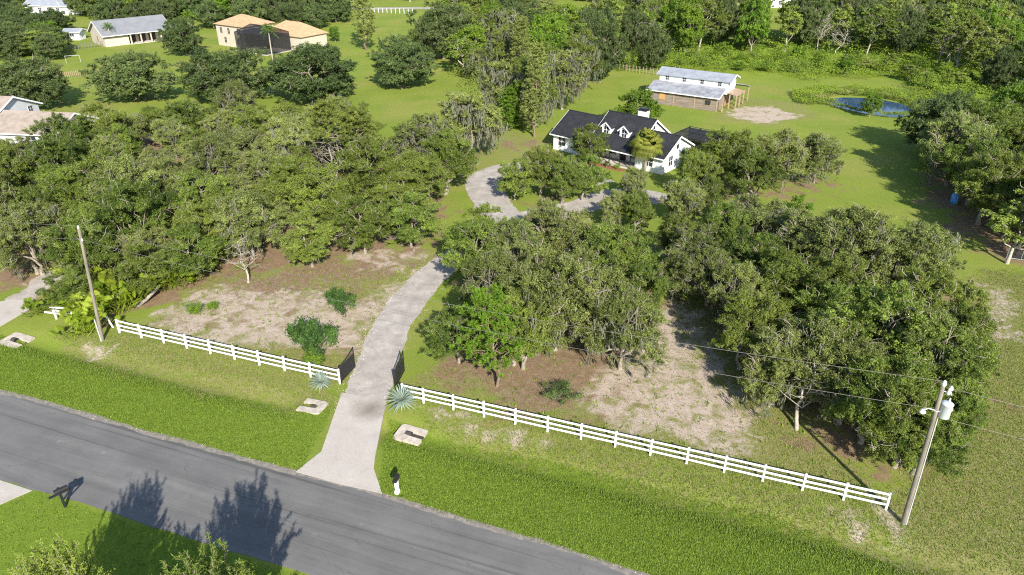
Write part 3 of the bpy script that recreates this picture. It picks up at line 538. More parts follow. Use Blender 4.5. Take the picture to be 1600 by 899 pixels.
def queen_palm(seed, H, R):
    rng = np.random.default_rng(seed); tr = MB(); cr = MB(); tr.tube([(0, 0, -.1), (.03, 0, H * .4), (0, 0, H * .85)], [.2, .16, .13], 8)
    for i in range(18):
        az = i * 2.39996; el = R_(75 - 95 * (i / 17)); b = np.array([0, 0, H * .84]); pts = [b + np.array([math.cos(az) * R * t * math.cos(el), math.sin(az) * R * t * math.cos(el), R * t * math.sin(el) - .45 * R * t * t]) for t in np.linspace(0, 1, 8)]; cr.tube(pts, np.linspace(.03, .008, 8), 3, .6)
        for k in range(44):
            t = rng.uniform(.15, 1); p = np.array([np.interp(t, np.linspace(0, 1, 8), [q[j] for q in pts]) for j in range(3)]); sgn = 1 if k % 2 else -1; s = np.array([-math.sin(az), math.cos(az), 0]) * sgn; L = R * .32 * (1.1 - .5 * t); tip = p + s * L * .8 + np.array([0, 0, -.45 * L]); w = np.array([math.cos(az), math.sin(az), 0]) * .045; cr.add([p - w, p + w, tip + w * .3, tip - w * .3], np.array([[0, 1, 2, 3]]), np.clip(.5 + rng.normal() * .15, 0, 1))
    return [('trunk', tr.mesh('trunk', MAT['bark_white'], True)), ('crown', cr.mesh('crown', MAT['bright']))]
def agave(seed, R, n=110):
    rng = np.random.default_rng(seed); cr = MB(); st = MB(); st.tube([(0, 0, -.1), (0, 0, .3), (.02, 0, .5)], [.12, .13, .1], 7)
    for i in range(n):
        f = i / (n - 1); az = i * 2.39996; el = R_(88 - 105 * f ** .8); d = np.array([math.cos(az) * math.cos(el), math.sin(az) * math.cos(el), math.sin(el)]); s = np.array([-math.sin(az), math.cos(az), 0]); b = np.array([0, 0, .5]); L = R * rng.uniform(.85, 1.1); up = np.cross(d, s); up = up if up[2] > 0 else -up
        w = .045 * R / 1.1; m = b + d * L * .45; t = b + d * L - np.array([0, 0, .06 * L]); V = [b - s * w * .6, b + s * w * .6, m + s * w, t, m - s * w, m - up * w * .7]
        cr.add(V, [np.array([[0, 1, 2, 4]]), np.array([[4, 2, 3], [0, 5, 1], [1, 5, 2], [0, 4, 5], [4, 3, 5], [2, 5, 3]])], np.clip(.55 + rng.normal() * .2, 0, 1))
    return [('stem', st.mesh('stem', MAT['bark'], True)), ('leaves', cr.mesh('leaves', MAT['agave']))]
PROTO = {   # kind: (nominal H, nominal R, list of part lists)
 'oak': (7.5, 4.3, [crown_tree(10 + i, 7.5, 4.3, 58, 80000, .150, .21, .1, tri=True, lm='oak', skirt=.55, sub=15, gap=.08, twigs=120, stems=1 + i % 3) for i in range(4)]),
 'olive': (7.5, 4.3, [crown_tree(30 + i, 7.5, 4.3, 54, 76000, .145, .21, .12, tri=True, lm='olive', skirt=.5, sub=15, twigs=200, moss=70, stems=1 + i % 3, gap=.12) for i in range(4)]),
 'mossoak': (11., 5., [crown_tree(50 + i, 11., 5., 60, 30000, .23, .19, .16, lm='olive' if i else 'oak', skirt=.5, sub=11, twigs=80, moss=300) for i in range(2)]),
 'round': (9., 7., [crown_tree(60 + i, 9., 7., 150, 80000, .25, .155, .02, tri=True, lm='round', twigs=50, skirt=.8, sub=11) for i in range(3)]),
 'broad': (8., 5., [crown_tree(70 + i, 8., 5., 70, 26000, .27, .19, .12, lm='bright', twigs=20, skirt=.5, sub=10) for i in range(2)]),
 'swamp': (13., 4., [crown_tree(80 + i, 13., 4., 50, 17000, .30, .22, .26, lm='swamp', bark='bark_white', twigs=40, trunk_r=.16, skirt=.55, limbs=4, gap=.1, sub=10) for i in range(4)]),
 'pine': (9., 2.6, [pine_tree(90 + i, 9., 2.6, .6, .2, 10000, 'pineolive', 'bark', whorl=7, nl=.36) for i in range(2)]),
 'youngpine': (6., 2.6, [pine_tree(95, 6., 2.6, .3, 0, 15000, whorl=9, nl=.27)]),
 'tallpine': (16., 3., [pine_tree(97, 16., 3., .16, .05, 13000, 'olive', whorl=20, nl=.55)]),
 'bushypine': (7.5, 2.4, [pine_tree(98, 7.5, 2.4, .08, 0, 16000, 'bright', whorl=16, nl=.4)]),
 'brush': (3., 2.4, [bush(128, 2.4, 3., 6000, 'swamp', .26, .12)]),
 'dead': (8., 3., [dead_tree(100 + i, 8., 3.) for i in range(2)]),
 'shoot': (6.5, 2.2, [shoot_tree(110 + i, 6.5, 2.2) for i in range(2)]),
 'bush': (1.6, 1.2, [bush(120 + i, 1.2, 1.6, 7000, 'bright', .12) for i in range(2)]),
 'spiky': (1.6, 1.2, [bush(127, 1.2, 1.6, 8000, 'darkgreen', .16, .12)]),
 'darkbush': (1.6, 1.2, [bush(125, 1.2, 1.6, 8000, 'round', .11, .1)]),
 'palm': (5.5, 2.4, [cabbage_palm(130, 5.5, 2.4)]),
 'queen': (8., 2.4, [queen_palm(135, 8., 2.4)]),
 'palmetto': (1.5, 1.2, [palmetto(140 + i, 1.2, 1.5) for i in range(3)]),
}
NAME = dict(oak='oak_tree', olive='oak_tree', mossoak='mossy_oak_tree', round='spreading_oak_tree', broad='broadleaf_tree', swamp='slender_tree', pine='pine_tree', youngpine='young_pine_tree', tallpine='tall_conifer', bushypine='bushy_conifer', dead='dead_tree', shoot='shoot_tree', bush='bush', darkbush='bush', spiky='bush', brush='brush_clump', palm='cabbage_palm', queen='queen_palm', palmetto='palmetto')
CAT = dict(bush='shrub', darkbush='shrub', spiky='shrub', brush='shrub', palm='palm', queen='palm', palmetto='palmetto')
trng = random.Random(7); PLACED = []
def plant(kind, xy, H, R, label, group=None, var=None, rz=None, lean=None):
    H0, R0, V = PROTO[kind]; parts = V[(trng.randrange(len(V)) if var is None else var) % len(V)]
    z = float(height([(xy[0], xy[1], 0)])[0])
    o = thing(NAME[kind], (xy[0], xy[1], z), trng.uniform(0, 6.283) if rz is None else rz, label, CAT.get(kind, 'tree'), group)
    if lean: o.rotation_euler = (lean[0], lean[1], o.rotation_euler[2])
    o.scale = (R / R0, R / R0, H / H0)
    for nm, me in parts: link(nm, me, o)
    PLACED.append((xy[0], xy[1], R)); return o
def name_by_place(mine, label):
    # say where in its wood each tree stands, as seen from the road
    if not mine: return
    d = sorted(o.location.y for o, _ in mine); az = sorted(o.location.x / o.location.y for o, _ in mine); n = len(mine)
    nd = 4 if n > 60 else 3 if n > 12 else 2; na = 6 if n > 90 else 4 if n > 25 else 3
    DW = {2: ['front', 'back'], 3: ['front', 'middle', 'back'], 4: ['front', 'second row', 'third row', 'back']}[nd]
    AW = {3: ['left', 'centre', 'right'], 4: ['far left', 'centre left', 'centre right', 'far right'], 6: ['far left', 'left', 'centre left', 'centre right', 'right', 'far right']}[na]
    bins = {}
    for o, kd in mine:
        i = min(nd - 1, d.index(o.location.y) * nd // n); j = min(na - 1, az.index(o.location.x / o.location.y) * na // n); bins.setdefault((kd, i, j), []).append(o)
    for (kd, i, j), L in bins.items():
        head, tail = label[kd].split('|'); L.sort(key=lambda o: o.location.x / o.location.y); m = len(L)
        for q, o in enumerate(L):
            OW = ['', 'second ', 'third ', 'fourth ', 'fifth ', 'sixth ', 'seventh ', 'eighth ']; pre = '' if m == 1 else ['left of two, ', 'right of two, '][q] if m == 2 else ('leftmost, ' if q == 0 else 'rightmost, ' if q == m - 1 else OW[q] + 'from left, ' if q < m / 2 else OW[m - 1 - q] + 'from right, ')
            o['label'] = head + ', ' + pre + DW[i] + ' ' + AW[j] + ' of the ' + tail
def fill(poly, spacing, kinds, Hr, Rr, label, group, seed=1, avoid=.55, tries=4000, limit=300):
    """individual trees scattered through a wood"""
    rn = random.Random(seed); A = np.array(poly); lo, hi = A.min(0), A.max(0); k = 0; mine = []
    C = [(rn.uniform(lo[0], hi[0]), rn.uniform(lo[1], hi[1])) for _ in range(tries)]; S = sdf(np.array(C), poly)
    for (x, y), s in zip(C, S):
        if s > 0 or k >= limit: continue
        if any((x - a) ** 2 + (y - b) ** 2 < max(spacing, r * avoid) ** 2 for a, b, r in PLACED): continue
        kd = rn.choice(kinds); f = rn.random() if kd != 'dead' else .1; h = Hr[0] + (Hr[1] - Hr[0]) * f; r = Rr[0] + (Rr[1] - Rr[0]) * min(1, max(0, f + rn.uniform(-.3, .3)))
        o = plant(kd, (x, y), h, r, label[kd], group, lean=(rn.gauss(0, .08), rn.gauss(0, .08)) if kd in ('swamp', 'dead') else None); mine.append((o, kd)); k += 1
    name_by_place(mine, label)

# centre grove between the drive and the sandy clearing
GC = 'oaks of the centre grove right of the driveway'
for k, (xy, H), R, lab in [
  ('olive', ((3.62,50.93),9.5), 5.3, 'tallest multi-stemmed live oak of the centre grove, pale trunks above leaf litter'),
  ('oak', ((-4.34,48.78),5.5), 2.9, 'low dark oak leaning over the gravel driveway left of the young pine'),
  ('olive', ((-1.36,53.66),8), 4.4, 'olive live oak behind the young pine in the centre grove'),
  ('oak', ((-4.00,62.60),7), 4.2, 'live oak overhanging the gravel driveway at the left back of the centre grove'),
  ('olive', ((8.72,47.85),7.5), 4.0, 'live oak at the right front of the centre grove beside the sandy clearing'),
  ('oak', ((9.10,59.27),8), 4.6, 'live oak at the right back of the centre grove below the house'),
  ('olive', ((5.02,64.20),7.5), 4.4, 'live oak at the back of the centre grove hiding the driveway bend'),
  ('oak', ((0.76,48.33),7), 3.6, 'green oak crown at the front of the centre grove right of the young pine'),
  ('olive', ((6.25,50.89),8), 4.0, 'olive oak crown right of the tallest oak of the centre grove'),
  ('oak', ((11.58,55.83),6), 2.8, 'small oak at the right edge of the centre grove'),
  ('olive', ((0.62,62.60),7), 3.6, 'olive oak in the middle back of the centre grove'),
  ('oak', ((-3.17,68.06),6), 3.3, 'low oak overhanging the driveway before its first bend'),
  ('olive', ((3.39,70.25),6), 3.0, 'olive oak at the bend where the driveway forks')]:
    plant(k, xy, H, R, lab, GC)
plant('youngpine', (-1.20,45.51), 8.0, 2.5, 'bright green young pine with bare leaning trunk in front of the centre grove', lean=(0.02, -.1), rz=0)
plant('darkbush', (3.31,44.04), 1.3, 1.3, 'dark low shrub at the foot of the tallest centre grove oak')
# right grove up to the utility pole
GR = 'oaks of the right grove behind the white fence'
for k, (xy, H), R, lab in [
  ('olive', ((18.12,58.32),6), 3.4, 'moss grey oak with low forked limbs at the left edge of the right grove'),
  ('oak', ((18.99,47.84),7), 4.0, 'live oak beside the sandy clearing at the left front of the right grove'),
  ('oak', ((24.33,54.79),7.5), 4.4, 'shaded live oak in the left middle of the right grove'),
  ('olive', ((32.22,60.11),9), 5.6, 'broad pale olive oak crowning the back of the right grove'),
  ('olive', ((37.57,59.27),8), 4.6, 'pale oak at the back right corner of the right grove'),
  ('olive', ((22.09,44.22),7.5), 4.4, 'olive oak with pale arching limbs in the middle front of the right grove'),
  ('oak', ((28.07,45.94),9), 5.2, 'large live oak in the middle of the right grove'),
  ('oak', ((34.11,49.84),8), 4.4, 'live oak at the right edge of the grove next to the dry field'),
  ('oak', ((30.64,41.75),7.5), 4.0, 'green oak behind the pole transformer in the right grove'),
  ('oak', ((24.99,38.77),7.5), 4.2, 'live oak left of the transformer pole near the fence'),
  ('oak', ((26.80,35.95),5), 2.6, 'low leafy oak wrapped around the base of the transformer pole'),
  ('oak', ((29.47,38.55),5.5), 2.3, 'leafy oak right of the transformer pole'),
  ('oak', ((26.70,52.52),8), 4.4, 'live oak with bright leaves in the back middle of the right grove'),
  ('olive', ((23.63,41.00),7), 3.8, 'olive oak left of the transformer pole between larger oaks'),
  ('olive', ((26.93,68.72),6.5), 3.8, 'olive oak at the back left of the right grove below the house oaks'),
  ('broad', ((32.03,75.06),4.5), 2.2, 'small yellow green tree at the back of the right grove near the back lawn'),
  ('olive', ((19.26,43.01),6), 3.0, 'small olive oak at the left front of the right grove by the clearing'),
  ('olive', ((19.53,54.12),6.5), 3.6, 'olive oak second from left in the right grove'),
  ('oak', ((22.99,61.08),6.5), 3.6, 'dark oak at the back left of the right grove above the clearing'),
  ('olive', ((29.47,64.20),7.5), 4.2, 'olive oak left of the broad pale oak at the back of the right grove'),
  ('oak', ((24.74,47.37),7.5), 4.2, 'green oak in the centre of the right grove'),
  ('olive', ((29.52,44.20),8), 4.2, 'pale oak right of the large middle oak of the right grove'),
  ('oak', ((33.72,46.44),7), 3.2, 'rightmost green oak of the right grove overhanging the dry field'),
  ('oak', ((16.69,68.06),5.5), 2.8, 'oak between house and clearing, left end of the back row'),
  ('olive', ((17.98,63.40),6), 3.2, 'olive oak above the sandy clearing left of the right grove'),
  ('oak', ((22.74,69.05),6), 3.2, 'oak in the back row between house oaks and right grove'),
  ('olive', ((25.77,73.64),5.5), 3.0, 'olive oak nearest the house oaks behind the right grove'),
  ('olive', ((15.63,60.12),5), 2.4, 'small pale oak at the top of the sandy clearing'),
  ('oak', ((25.52,36.48),6.5), 3.4, 'dense oak left behind the transformer pole base')]:
    plant(k, xy, H, R, lab, GR)
plant('dead', (20.36,40.29), 5.2, 2.8, 'bare crooked pale oak limb at the fence side of the right grove', 'bare trees', rz=1.0, lean=(0, .35))
# by the house
GH = 'oaks around the black roofed house'
for k, (xy, H), R, lab in [
  ('oak', ((10.63,98.51),6), 3.1, 'olive tree standing before the left wing of the black roofed house'),
  ('oak', ((28.49,89.64),8), 4.6, 'live oak at the right side of the black roofed house'),
  ('oak', ((23.14,85.78),7), 3.3, 'oak covering the right corner of the garage gable'),
  ('olive', ((34.44,90.17),8), 4.6, 'olive oak second right of the black roofed house'),
  ('olive', ((40.61,91.45),7), 4.0, 'olive oak at the lawn end of the row right of the house'),
  ('oak', ((29.50,84.33),7), 3.8, 'live oak at the front of the row right of the house'),
  ('oak', ((0.40,85.16),5.5), 3.0, 'green oak at the left end of the driveway island'),
  ('oak', ((3.64,87.13),6.5), 3.4, 'live oak at the back of the driveway island'),
  ('oak', ((6.31,84.34),6), 3.2, 'live oak in the middle of the driveway island'),
  ('oak', ((8.90,85.05),6), 3.2, 'live oak at the right end of the driveway island'),
  ('olive', ((14.94,83.65),5), 2.5, 'small olive tree below the palm in front of the garage'),
  ('oak', ((14.41,75.29),5), 2.6, 'small oak between gravel bends in front of the garage'),
  ('olive', ((11.76,76.99),4.5), 2.2, 'small pale oak beside the right gravel bend'),
  ('olive', ((19.33,76.76),6), 2.6, 'mossy olive tree at the gravel end below the garage'),
  ('oak', ((23.56,80.35),5), 2.2, 'small oak at the front left of the row right of the house'),
  ('broad', ((21.02,117.85),6.5), 4.6, 'round bright green tree between house and barn')]:
    plant(k, xy, H, R, lab, GH)
plant('palm', (18.55,96.06), 5.0, 2.5, 'cabbage palm with yellow green fan fronds before the house porch')
# left grove
GL = 'oaks of the dense left grove'
for k, (xy, H), R, lab in [
  ('olive', ((-27.33,68.20),7.5), 4.4, 'live oak with white forked trunk at the clearing edge of the left grove'),
  ('oak', ((-15.78,69.57),6.5), 4.0, 'low oak hanging over the leaf litter at the front of the left grove'),
  ('oak', ((-10.96,71.12),6), 3.6, 'low oak at the driveway corner of the left grove'),
  ('oak', ((-13.27,77.78),6), 4.0, 'green oak behind the driveway corner of the left grove'),
  ('oak', ((-31.39,63.84),6), 3.8, 'low dark oak left of the white forked trunk in the left grove'),
  ('oak', ((-35.16,60.12),5), 3.2, 'dark low oak behind the palmettos by the left utility pole'),
  ('oak', ((-40.50,58.01),4), 2.6, 'dark low oak left of the leaning left utility pole'),
  ('oak', ((-20.66,66.27),6.5), 3.4, 'oak with thin pale trunk right of the white forked trunk')]:
    plant(k, xy, H, R, lab, GL, rz=None)
plant('dead', (-26.13,62.76), 4.6, 2.2, 'white forked bare trunk standing at the clearing edge of the left grove', 'bare trees', var=0)
GP = 'pines in the left grove'
plant('pine', (-23.23,86.87), 11.5, 2.7, 'tall pine with rounded top standing out of the left grove, left of two', GP)
plant('pine', (-19.99,88.02), 10., 2.7, 'tall pine with bare lower branches in the left grove, right of two', GP)
plant('dead', (-22.73,89.20), 8.5, 2.6, 'bare grey branched trunk between the two left grove pines', 'bare trees', var=1)
plant('dead', (-18.49,88.02), 7.5, 2.4, 'bare grey trunk right of the left grove pines', 'bare trees', var=0)
plant('mossoak', (-12.26,96.31), 9, 4.4, 'mossy oak with thick pale trunk at the back right of the left grove', 'mossy oaks')
for i, (px, g) in enumerate([((-18.75,75.65), 1), ((-25.77,81.45), 1)]): pass
fill([(-64.50,77.50), (-74.92,92.91), (-65.37,94.46), (-60.09,99.69), (-60.38,108.01), (-50.93,119.93), (-33.24,114.25), (-19.44,105.74), (-9.86,96.06), (-6.64,81.45), (-11.22,71.30), (-19.64,71.30), (-25.47,69.68), (-29.91,63.04), (-34.13,61.04), (-47.89,64.42), (-55.08,69.68)], 4.9, ['oak', 'olive', 'oak', 'olive'], (4.4, 9.), (2.8, 4.8), {'oak': 'green live oak|dense left grove', 'olive': 'pale twigged olive oak|dense left grove'}, GL, 5, .62)
# big spreading oaks on the far lawns
GB = 'big spreading oaks on the lawns'
for k, (xy, H), R, lab in [
  ('round', ((-22.48,146.75),10), 7.6, 'big round dark oak standing alone on the middle back lawn'),
  ('round', ((-35.80,137.17),10.5), 9.8, 'widest grey green oak in front of the tan house'),
  ('round', ((-53.05,136.87),10), 9.4, 'big spreading oak left of the widest oak below the tan house'),
  ('round', ((-71.34,137.43),9), 8.4, 'big spreading oak below the grey roofed barn'),
  ('round', ((-87.14,130.53),9.5), 8.0, 'big round dark oak at the left edge above the stucco house'),
  ('round', ((-79.78,181.96),9), 5.8, 'round green oak between grey barn and tan house'),
  ('round', ((-16.30,178.11),13), 9., 'large dark oak at the top middle behind the round lawn oak'),
  ('round', ((63.20,102.42),9.5), 6.4, 'round olive oak right of the pond casting a long lawn shadow')]:
    plant(k, xy, H, R, lab, GB)
# mossy trees in the middle distance
GM_ = 'mossy oaks'
for k, (xy, H), R, lab in [
  ('mossoak', ((-5.95,101.93),11), 5.4, 'broad mossy oak at the left of the drive behind the left grove'),
  ('mossoak', ((-1.97,124.92),11), 4.6, 'grey mossy oak behind the bushy green conifer'),
  ('mossoak', ((3.97,119.21),14), 5., 'tall moss hung oak left of the barn lawn'),
  ('mossoak', ((9.07,129.99),12), 5., 'moss hung oak at the right of the tall mossy group'),
  ('mossoak', ((13.15,145.09),12), 5., 'mossy oak at the back of the tall group left of the barn lawn'),
  ('mossoak', ((0.00,148.71),13), 5.5, 'mossy oak far behind the grey mossy oak')]:
    plant(k, xy, H, R, lab, GM_)
plant('bushypine', (-0.32,117.22), 6.5, 2.3, 'bushy bright green conifer at the left of the drive near the house')
plant('tallpine', (3.59,112.45), 14, 2.1, 'tall thin mossy tree standing left of the house roof', 'tall thin trees')
plant('tallpine', (-37.03,189.59), 17, 3., 'tall slim vine covered tree left of the round lawn oak', 'tall thin trees')
plant('tallpine', (1.49,140.37), 14, 2.4, 'tall slim tree behind the tall thin mossy tree', 'tall thin trees')
plant('dead', (1.15,164.39), 13, 3., 'bare pale trunk among the mossy oaks left of the barn lawn', 'bare trees', var=1)
plant('round', (18.29,152.34), 13, 5.2, 'dark dense oak at the lawn corner left of the barn', GB)
plant('round', (31.34,164.48), 10, 4.2, 'dark dense oak behind the wire fence left of the barn roof', GB)
# right edge wood
fill([(57.27,91.65), (68.97,104.80), (84.52,119.93), (102.64,124.01), (74.98,81.45), (56.63,65.86), (51.85,68.89), (54.67,81.45)], 5.2, ['broad', 'round', 'oak', 'oak', 'olive'], (7, 10.5), (4, 5.6), {'broad': 'bright leafed tree|right edge wood', 'round': 'dark dense oak|right edge wood', 'oak': 'tall green oak|right edge wood', 'olive': 'olive oak|right edge wood'}, 'trees of the right edge wood', 11, .6)
# far buildings and the boat keep open ground before them
for c_, r_ in (((-161.05,258.95), 22), ((-150.61,255.79), 22), ((-148.16,243.86), 18), ((-142.46,230.33), 19), ((-138.96,238.28), 16), ((98.11,272.33), 24), ((92.52,255.79), 24), ((87.00,238.28), 20), ((80.96,220.48), 17), ((19.15,252.71), 24), ((27.66,252.71), 22), ((20.92,235.57), 20), ((19.48,218.14), 16)): PLACED.append((c_[0], c_[1], r_))
# swamp wood behind the pond
SWL = {'swamp': 'slender pale trunked tree|swamp wood', 'broad': 'bright leafed tree|swamp wood', 'round': 'dark oak|swamp wood', 'mossoak': 'mossy oak|swamp wood', 'dead': 'bare white trunk|swamp wood'}
fill([(31.02,179.37), (51.31,186.07), (63.07,182.66), (77.54,179.37), (93.84,174.62), (90.58,151.54), (92.35,121.94), (109.94,121.94), (176.87,207.08), (180.35,268.86), (36.07,268.86), (21.96,197.02)], 6.0, ['swamp'] * 9 + ['round', 'round', 'broad', 'broad', 'broad', 'mossoak', 'dead'], (8., 14.), (3.4, 5.4), SWL, 'trees of the swamp wood', 21, .6, 5000, 200)
fill([(23.47,163.02), (28.76,174.62), (61.53,177.76), (88.68,170.10), (92.59,150.35), (91.55,135.32), (83.63,145.76), (82.84,157.73), (64.46,160.34), (42.99,164.39)], 5.5, ['broad', 'swamp', 'broad', 'brush'], (2., 4.6), (1.6, 3.), {'broad': 'low bright shrubby tree|weedy swamp edge', 'swamp': 'short thin tree|weedy swamp edge', 'brush': 'dark green brush clump|weedy swamp edge'}, 'brush of the swamp edge', 25, .8, 3000, 90)
# wood at the top middle
TML = {'swamp': 'slender tree|top middle wood', 'broad': 'bright leafed tree|top middle wood', 'round': 'dark oak|top middle wood', 'mossoak': 'mossy oak|top middle wood'}
fill([(-14.22,163.02), (-14.15,207.08), (-20.80,246.75), (34.04,252.71), (31.84,207.08), (22.34,171.59), (2.57,145.76), (-6.43,145.76)], 7., ['swamp', 'round', 'broad', 'mossoak', 'swamp'], (8, 11.5), (4, 6), TML, 'trees of the top middle wood', 31, .6)
# trees at the top left and along the far edge
TLL = {'swamp': 'pale green tree|top left wood', 'broad': 'bright tree|top left wood', 'round': 'dark oak|top left wood'}
fill([(-137.05,171.59), (-176.97,243.86), (-163.52,255.79), (-136.60,230.33), (-112.58,181.00), (-123.05,177.76)], 5.5, ['round', 'swamp', 'round', 'broad'], (5, 7.5), (4.5, 6.), TLL, 'trees of the top left wood', 41, .6)
FRL = {'swamp': 'slender tree|far tree belt', 'broad': 'bright tree|far tree belt', 'round': 'dark oak|far tree belt'}
for fi, pl in enumerate(([(-138.42,241.04), (-148.79,268.86), (-103.48,262.17), (-55.94,255.79), (-51.27,232.93), (-75.72,235.57), (-102.89,243.86)], [(-225.44,268.86), (-67.63,268.86), (-57.54,287.07), (47.35,283.24), (210.43,279.51), (240.17,321.55), (-266.85,321.55)])):
    fill(pl, 7., ['round', 'swamp', 'round', 'broad'], (8, 12), (5, 7.5), FRL if fi else {k_: v_.replace('far tree belt', 'tree row behind the barns') for k_, v_ in FRL.items()}, 'trees of the far belt', 51, .5, 4000, 110)
for xy, H_, R_a, lab in (((-105.80,221.02), 9, 6.5, 'dark oak behind the cream barn, right'), ((-118.32,223.80), 9, 6., 'dark oak behind the cream barn, left'), ((-58.56,224.56), 7, 5., 'oak on the lawn behind the tan house, left of the tall slim tree'), ((-64.61,222.81), 8, 5.5, 'oak close behind the tan house tile roof'), ((-110.43,176.40), 6, 4.5, 'low oak left of the cream barn corral'), ((-78.86,229.58), 9, 6., 'oak behind the tan house, centre'), ((-89.04,225.59), 8, 5.5, 'oak behind the tan house, left')): plant('round', xy, H_, R_a, lab, GB)
plant('broad', (-47.54,201.36), 4, 2.2, 'small bushy tree alone on the lawn right of the tan house')
plant('broad', (62.49,124.53), 4.5, 2.0, 'pale willow like tree on the near bank of the pond')
plant('queen', (-56.01,173.09), 9, 2.2, 'slim palm with pale trunk before the tan house', 'queen palms')
plant('queen', (-83.23,195.11), 9, 2.4, 'slim palm with pale trunk left of the tan house', 'queen palms')
plant('queen', (-104.49,195.11), 6, 1.8, 'short palm before the grey roofed barn porch', 'queen palms')
# leaning tree at the right edge field
plant('swamp', (51.62,67.04), 8.5, 4.2, 'leaning pale trunked tree at the right edge beside the chain link fence', lean=(0, .12), rz=0, var=1)
# foreground shoots and shrubs
GF = 'shoot trees at the bottom left'
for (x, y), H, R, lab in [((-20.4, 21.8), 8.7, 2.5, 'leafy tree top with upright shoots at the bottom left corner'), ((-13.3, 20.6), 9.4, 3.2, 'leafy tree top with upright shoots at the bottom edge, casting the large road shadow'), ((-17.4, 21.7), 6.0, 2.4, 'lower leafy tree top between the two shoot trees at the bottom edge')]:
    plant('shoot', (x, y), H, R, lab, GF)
plant('bush', (-16.23,48.68), 1.5, 1.1, 'bright green low bush against the white fence')
plant('spiky', (-16.53,50.38), 3.2, 1.8, 'large dark green shrub in the sandy lot left of the driveway')
plant('bush', (-29.00,56.63), 1.2, .85, 'small round green bush on the sand, left of two')
plant('bush', (-27.71,57.57), .9, .65, 'small round green bush on the sand, right of two')
plant('spiky', (-15.71,57.21), 2.4, 1.2, 'small sapling with thin stem beside the gravel driveway')
GPM = 'palmettos by the left utility pole'
for i, (xy, s) in enumerate([((-40.15,56.98), 1.2), ((-38.26,55.61), 1.3), ((-40.40,59.14), 1.3), ((-38.27,58.17), 1.2), ((-36.09,56.75), 1.1), ((-35.58,58.17), 1.2), ((-35.23,59.64), 1.2), ((-38.16,60.14), 1.2), ((-37.46,53.21), 1.1), ((-37.00,53.96), 1.1), ((-41.86,58.17), 1.1), ((-43.43,56.75), .8), ((-36.93,60.40), 1.2), ((-34.75,61.04), 1.1), ((-40.03,61.04), 1.3)]):
    plant('palmetto', xy, 1.7 * s, 1.3 * s, ['yellow green fan palmetto %s the left utility pole' % w for w in ('left of and behind', 'left of', 'behind and left of', 'close behind', 'right of', 'right of and behind', 'farthest right of', 'right behind', 'in front left of', 'nearest in front of', 'second leftmost beyond', 'leftmost by the driveway near', 'back right of', 'rightmost by the log near', 'farthest behind')][i], GPM)
for xy, lab in (((-31.06,66.15), 'bright palmetto at the clearing edge of the left grove, left of the white forked trunk'), ((-30.77,68.11), 'bright palmetto behind the clearing edge of the left grove'), ((-31.81,63.04), 'bright palmetto below the front oaks of the left grove'), ((-33.16,61.70), 'bright palmetto right of the fallen log'), ((-35.00,63.04), 'bright palmetto behind the fallen log'), ((-43.27,63.04), 'bright palmetto behind the left utility pole by the sand track')): plant('palmetto', xy, 2.0, 1.6, lab, GPM)
for xy, R, lab in (((-8.25,43.10), 1.35, 'large silver blue agave right of the gate'), ((-14.82,45.35), 1.05, 'smaller silver agave left of the gate before the fence')):
    o = thing('agave', xy + (float(height([xy + (0,)])[0]),), .3, lab, 'agave', 'agaves by the gate')
    for nm, me in agave(int(R * 100), R): link(nm, me, o)
DRIVE = [tuple(p) for p in gl[6:116:2]] + [tuple(p) for p in gr[6:116:2][::-1]]
# undergrowth and grass: nobody could count these
def scatter_stuff(name, poly, n, mat, size, hh, label, cat, seed, blades=3, wid=.25, edge=.5, zone=None):
    rn = np.random.default_rng(seed); A = np.array(poly); lo, hi = A.min(0), A.max(0); C = rn.uniform(lo, hi, (n * 4, 2)); C = C[sdf(warp(C, edge), poly) < rn.normal(size=len(C)) * edge]
    if zone is not None: C = C[rn.random(len(C)) < zone(C)]
    C = C[:int(n * 1.15)]; C = C[(sdf(C, DRIVE) > .05) & (sdf(C, RD_TOP + RD_BOT[::-1]) > -.05)][:n]; z = height(np.c_[C, np.zeros(len(C))]); mb = MB(); m = len(C)
    for k in range(blades):
        a = rn.uniform(0, 6.283, m); d = np.stack([np.cos(a), np.sin(a)], 1); h = hh * rn.uniform(.5, 1.2, m); L = size * rn.uniform(.5, 1.2, m); b = C + rn.normal(size=(m, 2)) * size * .4
        s = np.stack([-d[:, 1], d[:, 0]], 1) * (size * wid); p0 = np.c_[b - s, z - .01]; p1 = np.c_[b + s, z - .01]; p2 = np.c_[b + d * L[:, None], z + h]
        mb.add(np.stack([p0, p1, p2], 1).reshape(-1, 3), np.arange(3 * m).reshape(m, 3), np.repeat(np.clip(.5 + rn.normal(size=m) * .22, 0, 1), 3))
    return tag(part(name, mb, mat), label, cat, kind='stuff')
for i, pl in enumerate(LUSH):
    scatter_stuff('grass', pl, 45000 if i < 2 else 22000, MAT['grass'], .10, .09, ['mown green grass of the verge left of the driveway', 'mown green grass of the verge right of the driveway', 'mown green grass below the road at the bottom left'][i], 'grass', 61 + i, 2, .3, edge=.04, zone=lambda C: .25 + .75 * zmax(C, LUSH, 1.))
NOSAND = lambda C: np.clip(1.1 - 1.2 * zmax(C, SAND, 1.6), .1, 1) * np.clip(1.2 - zmax(C, LITTER, 4.), .12, 1)
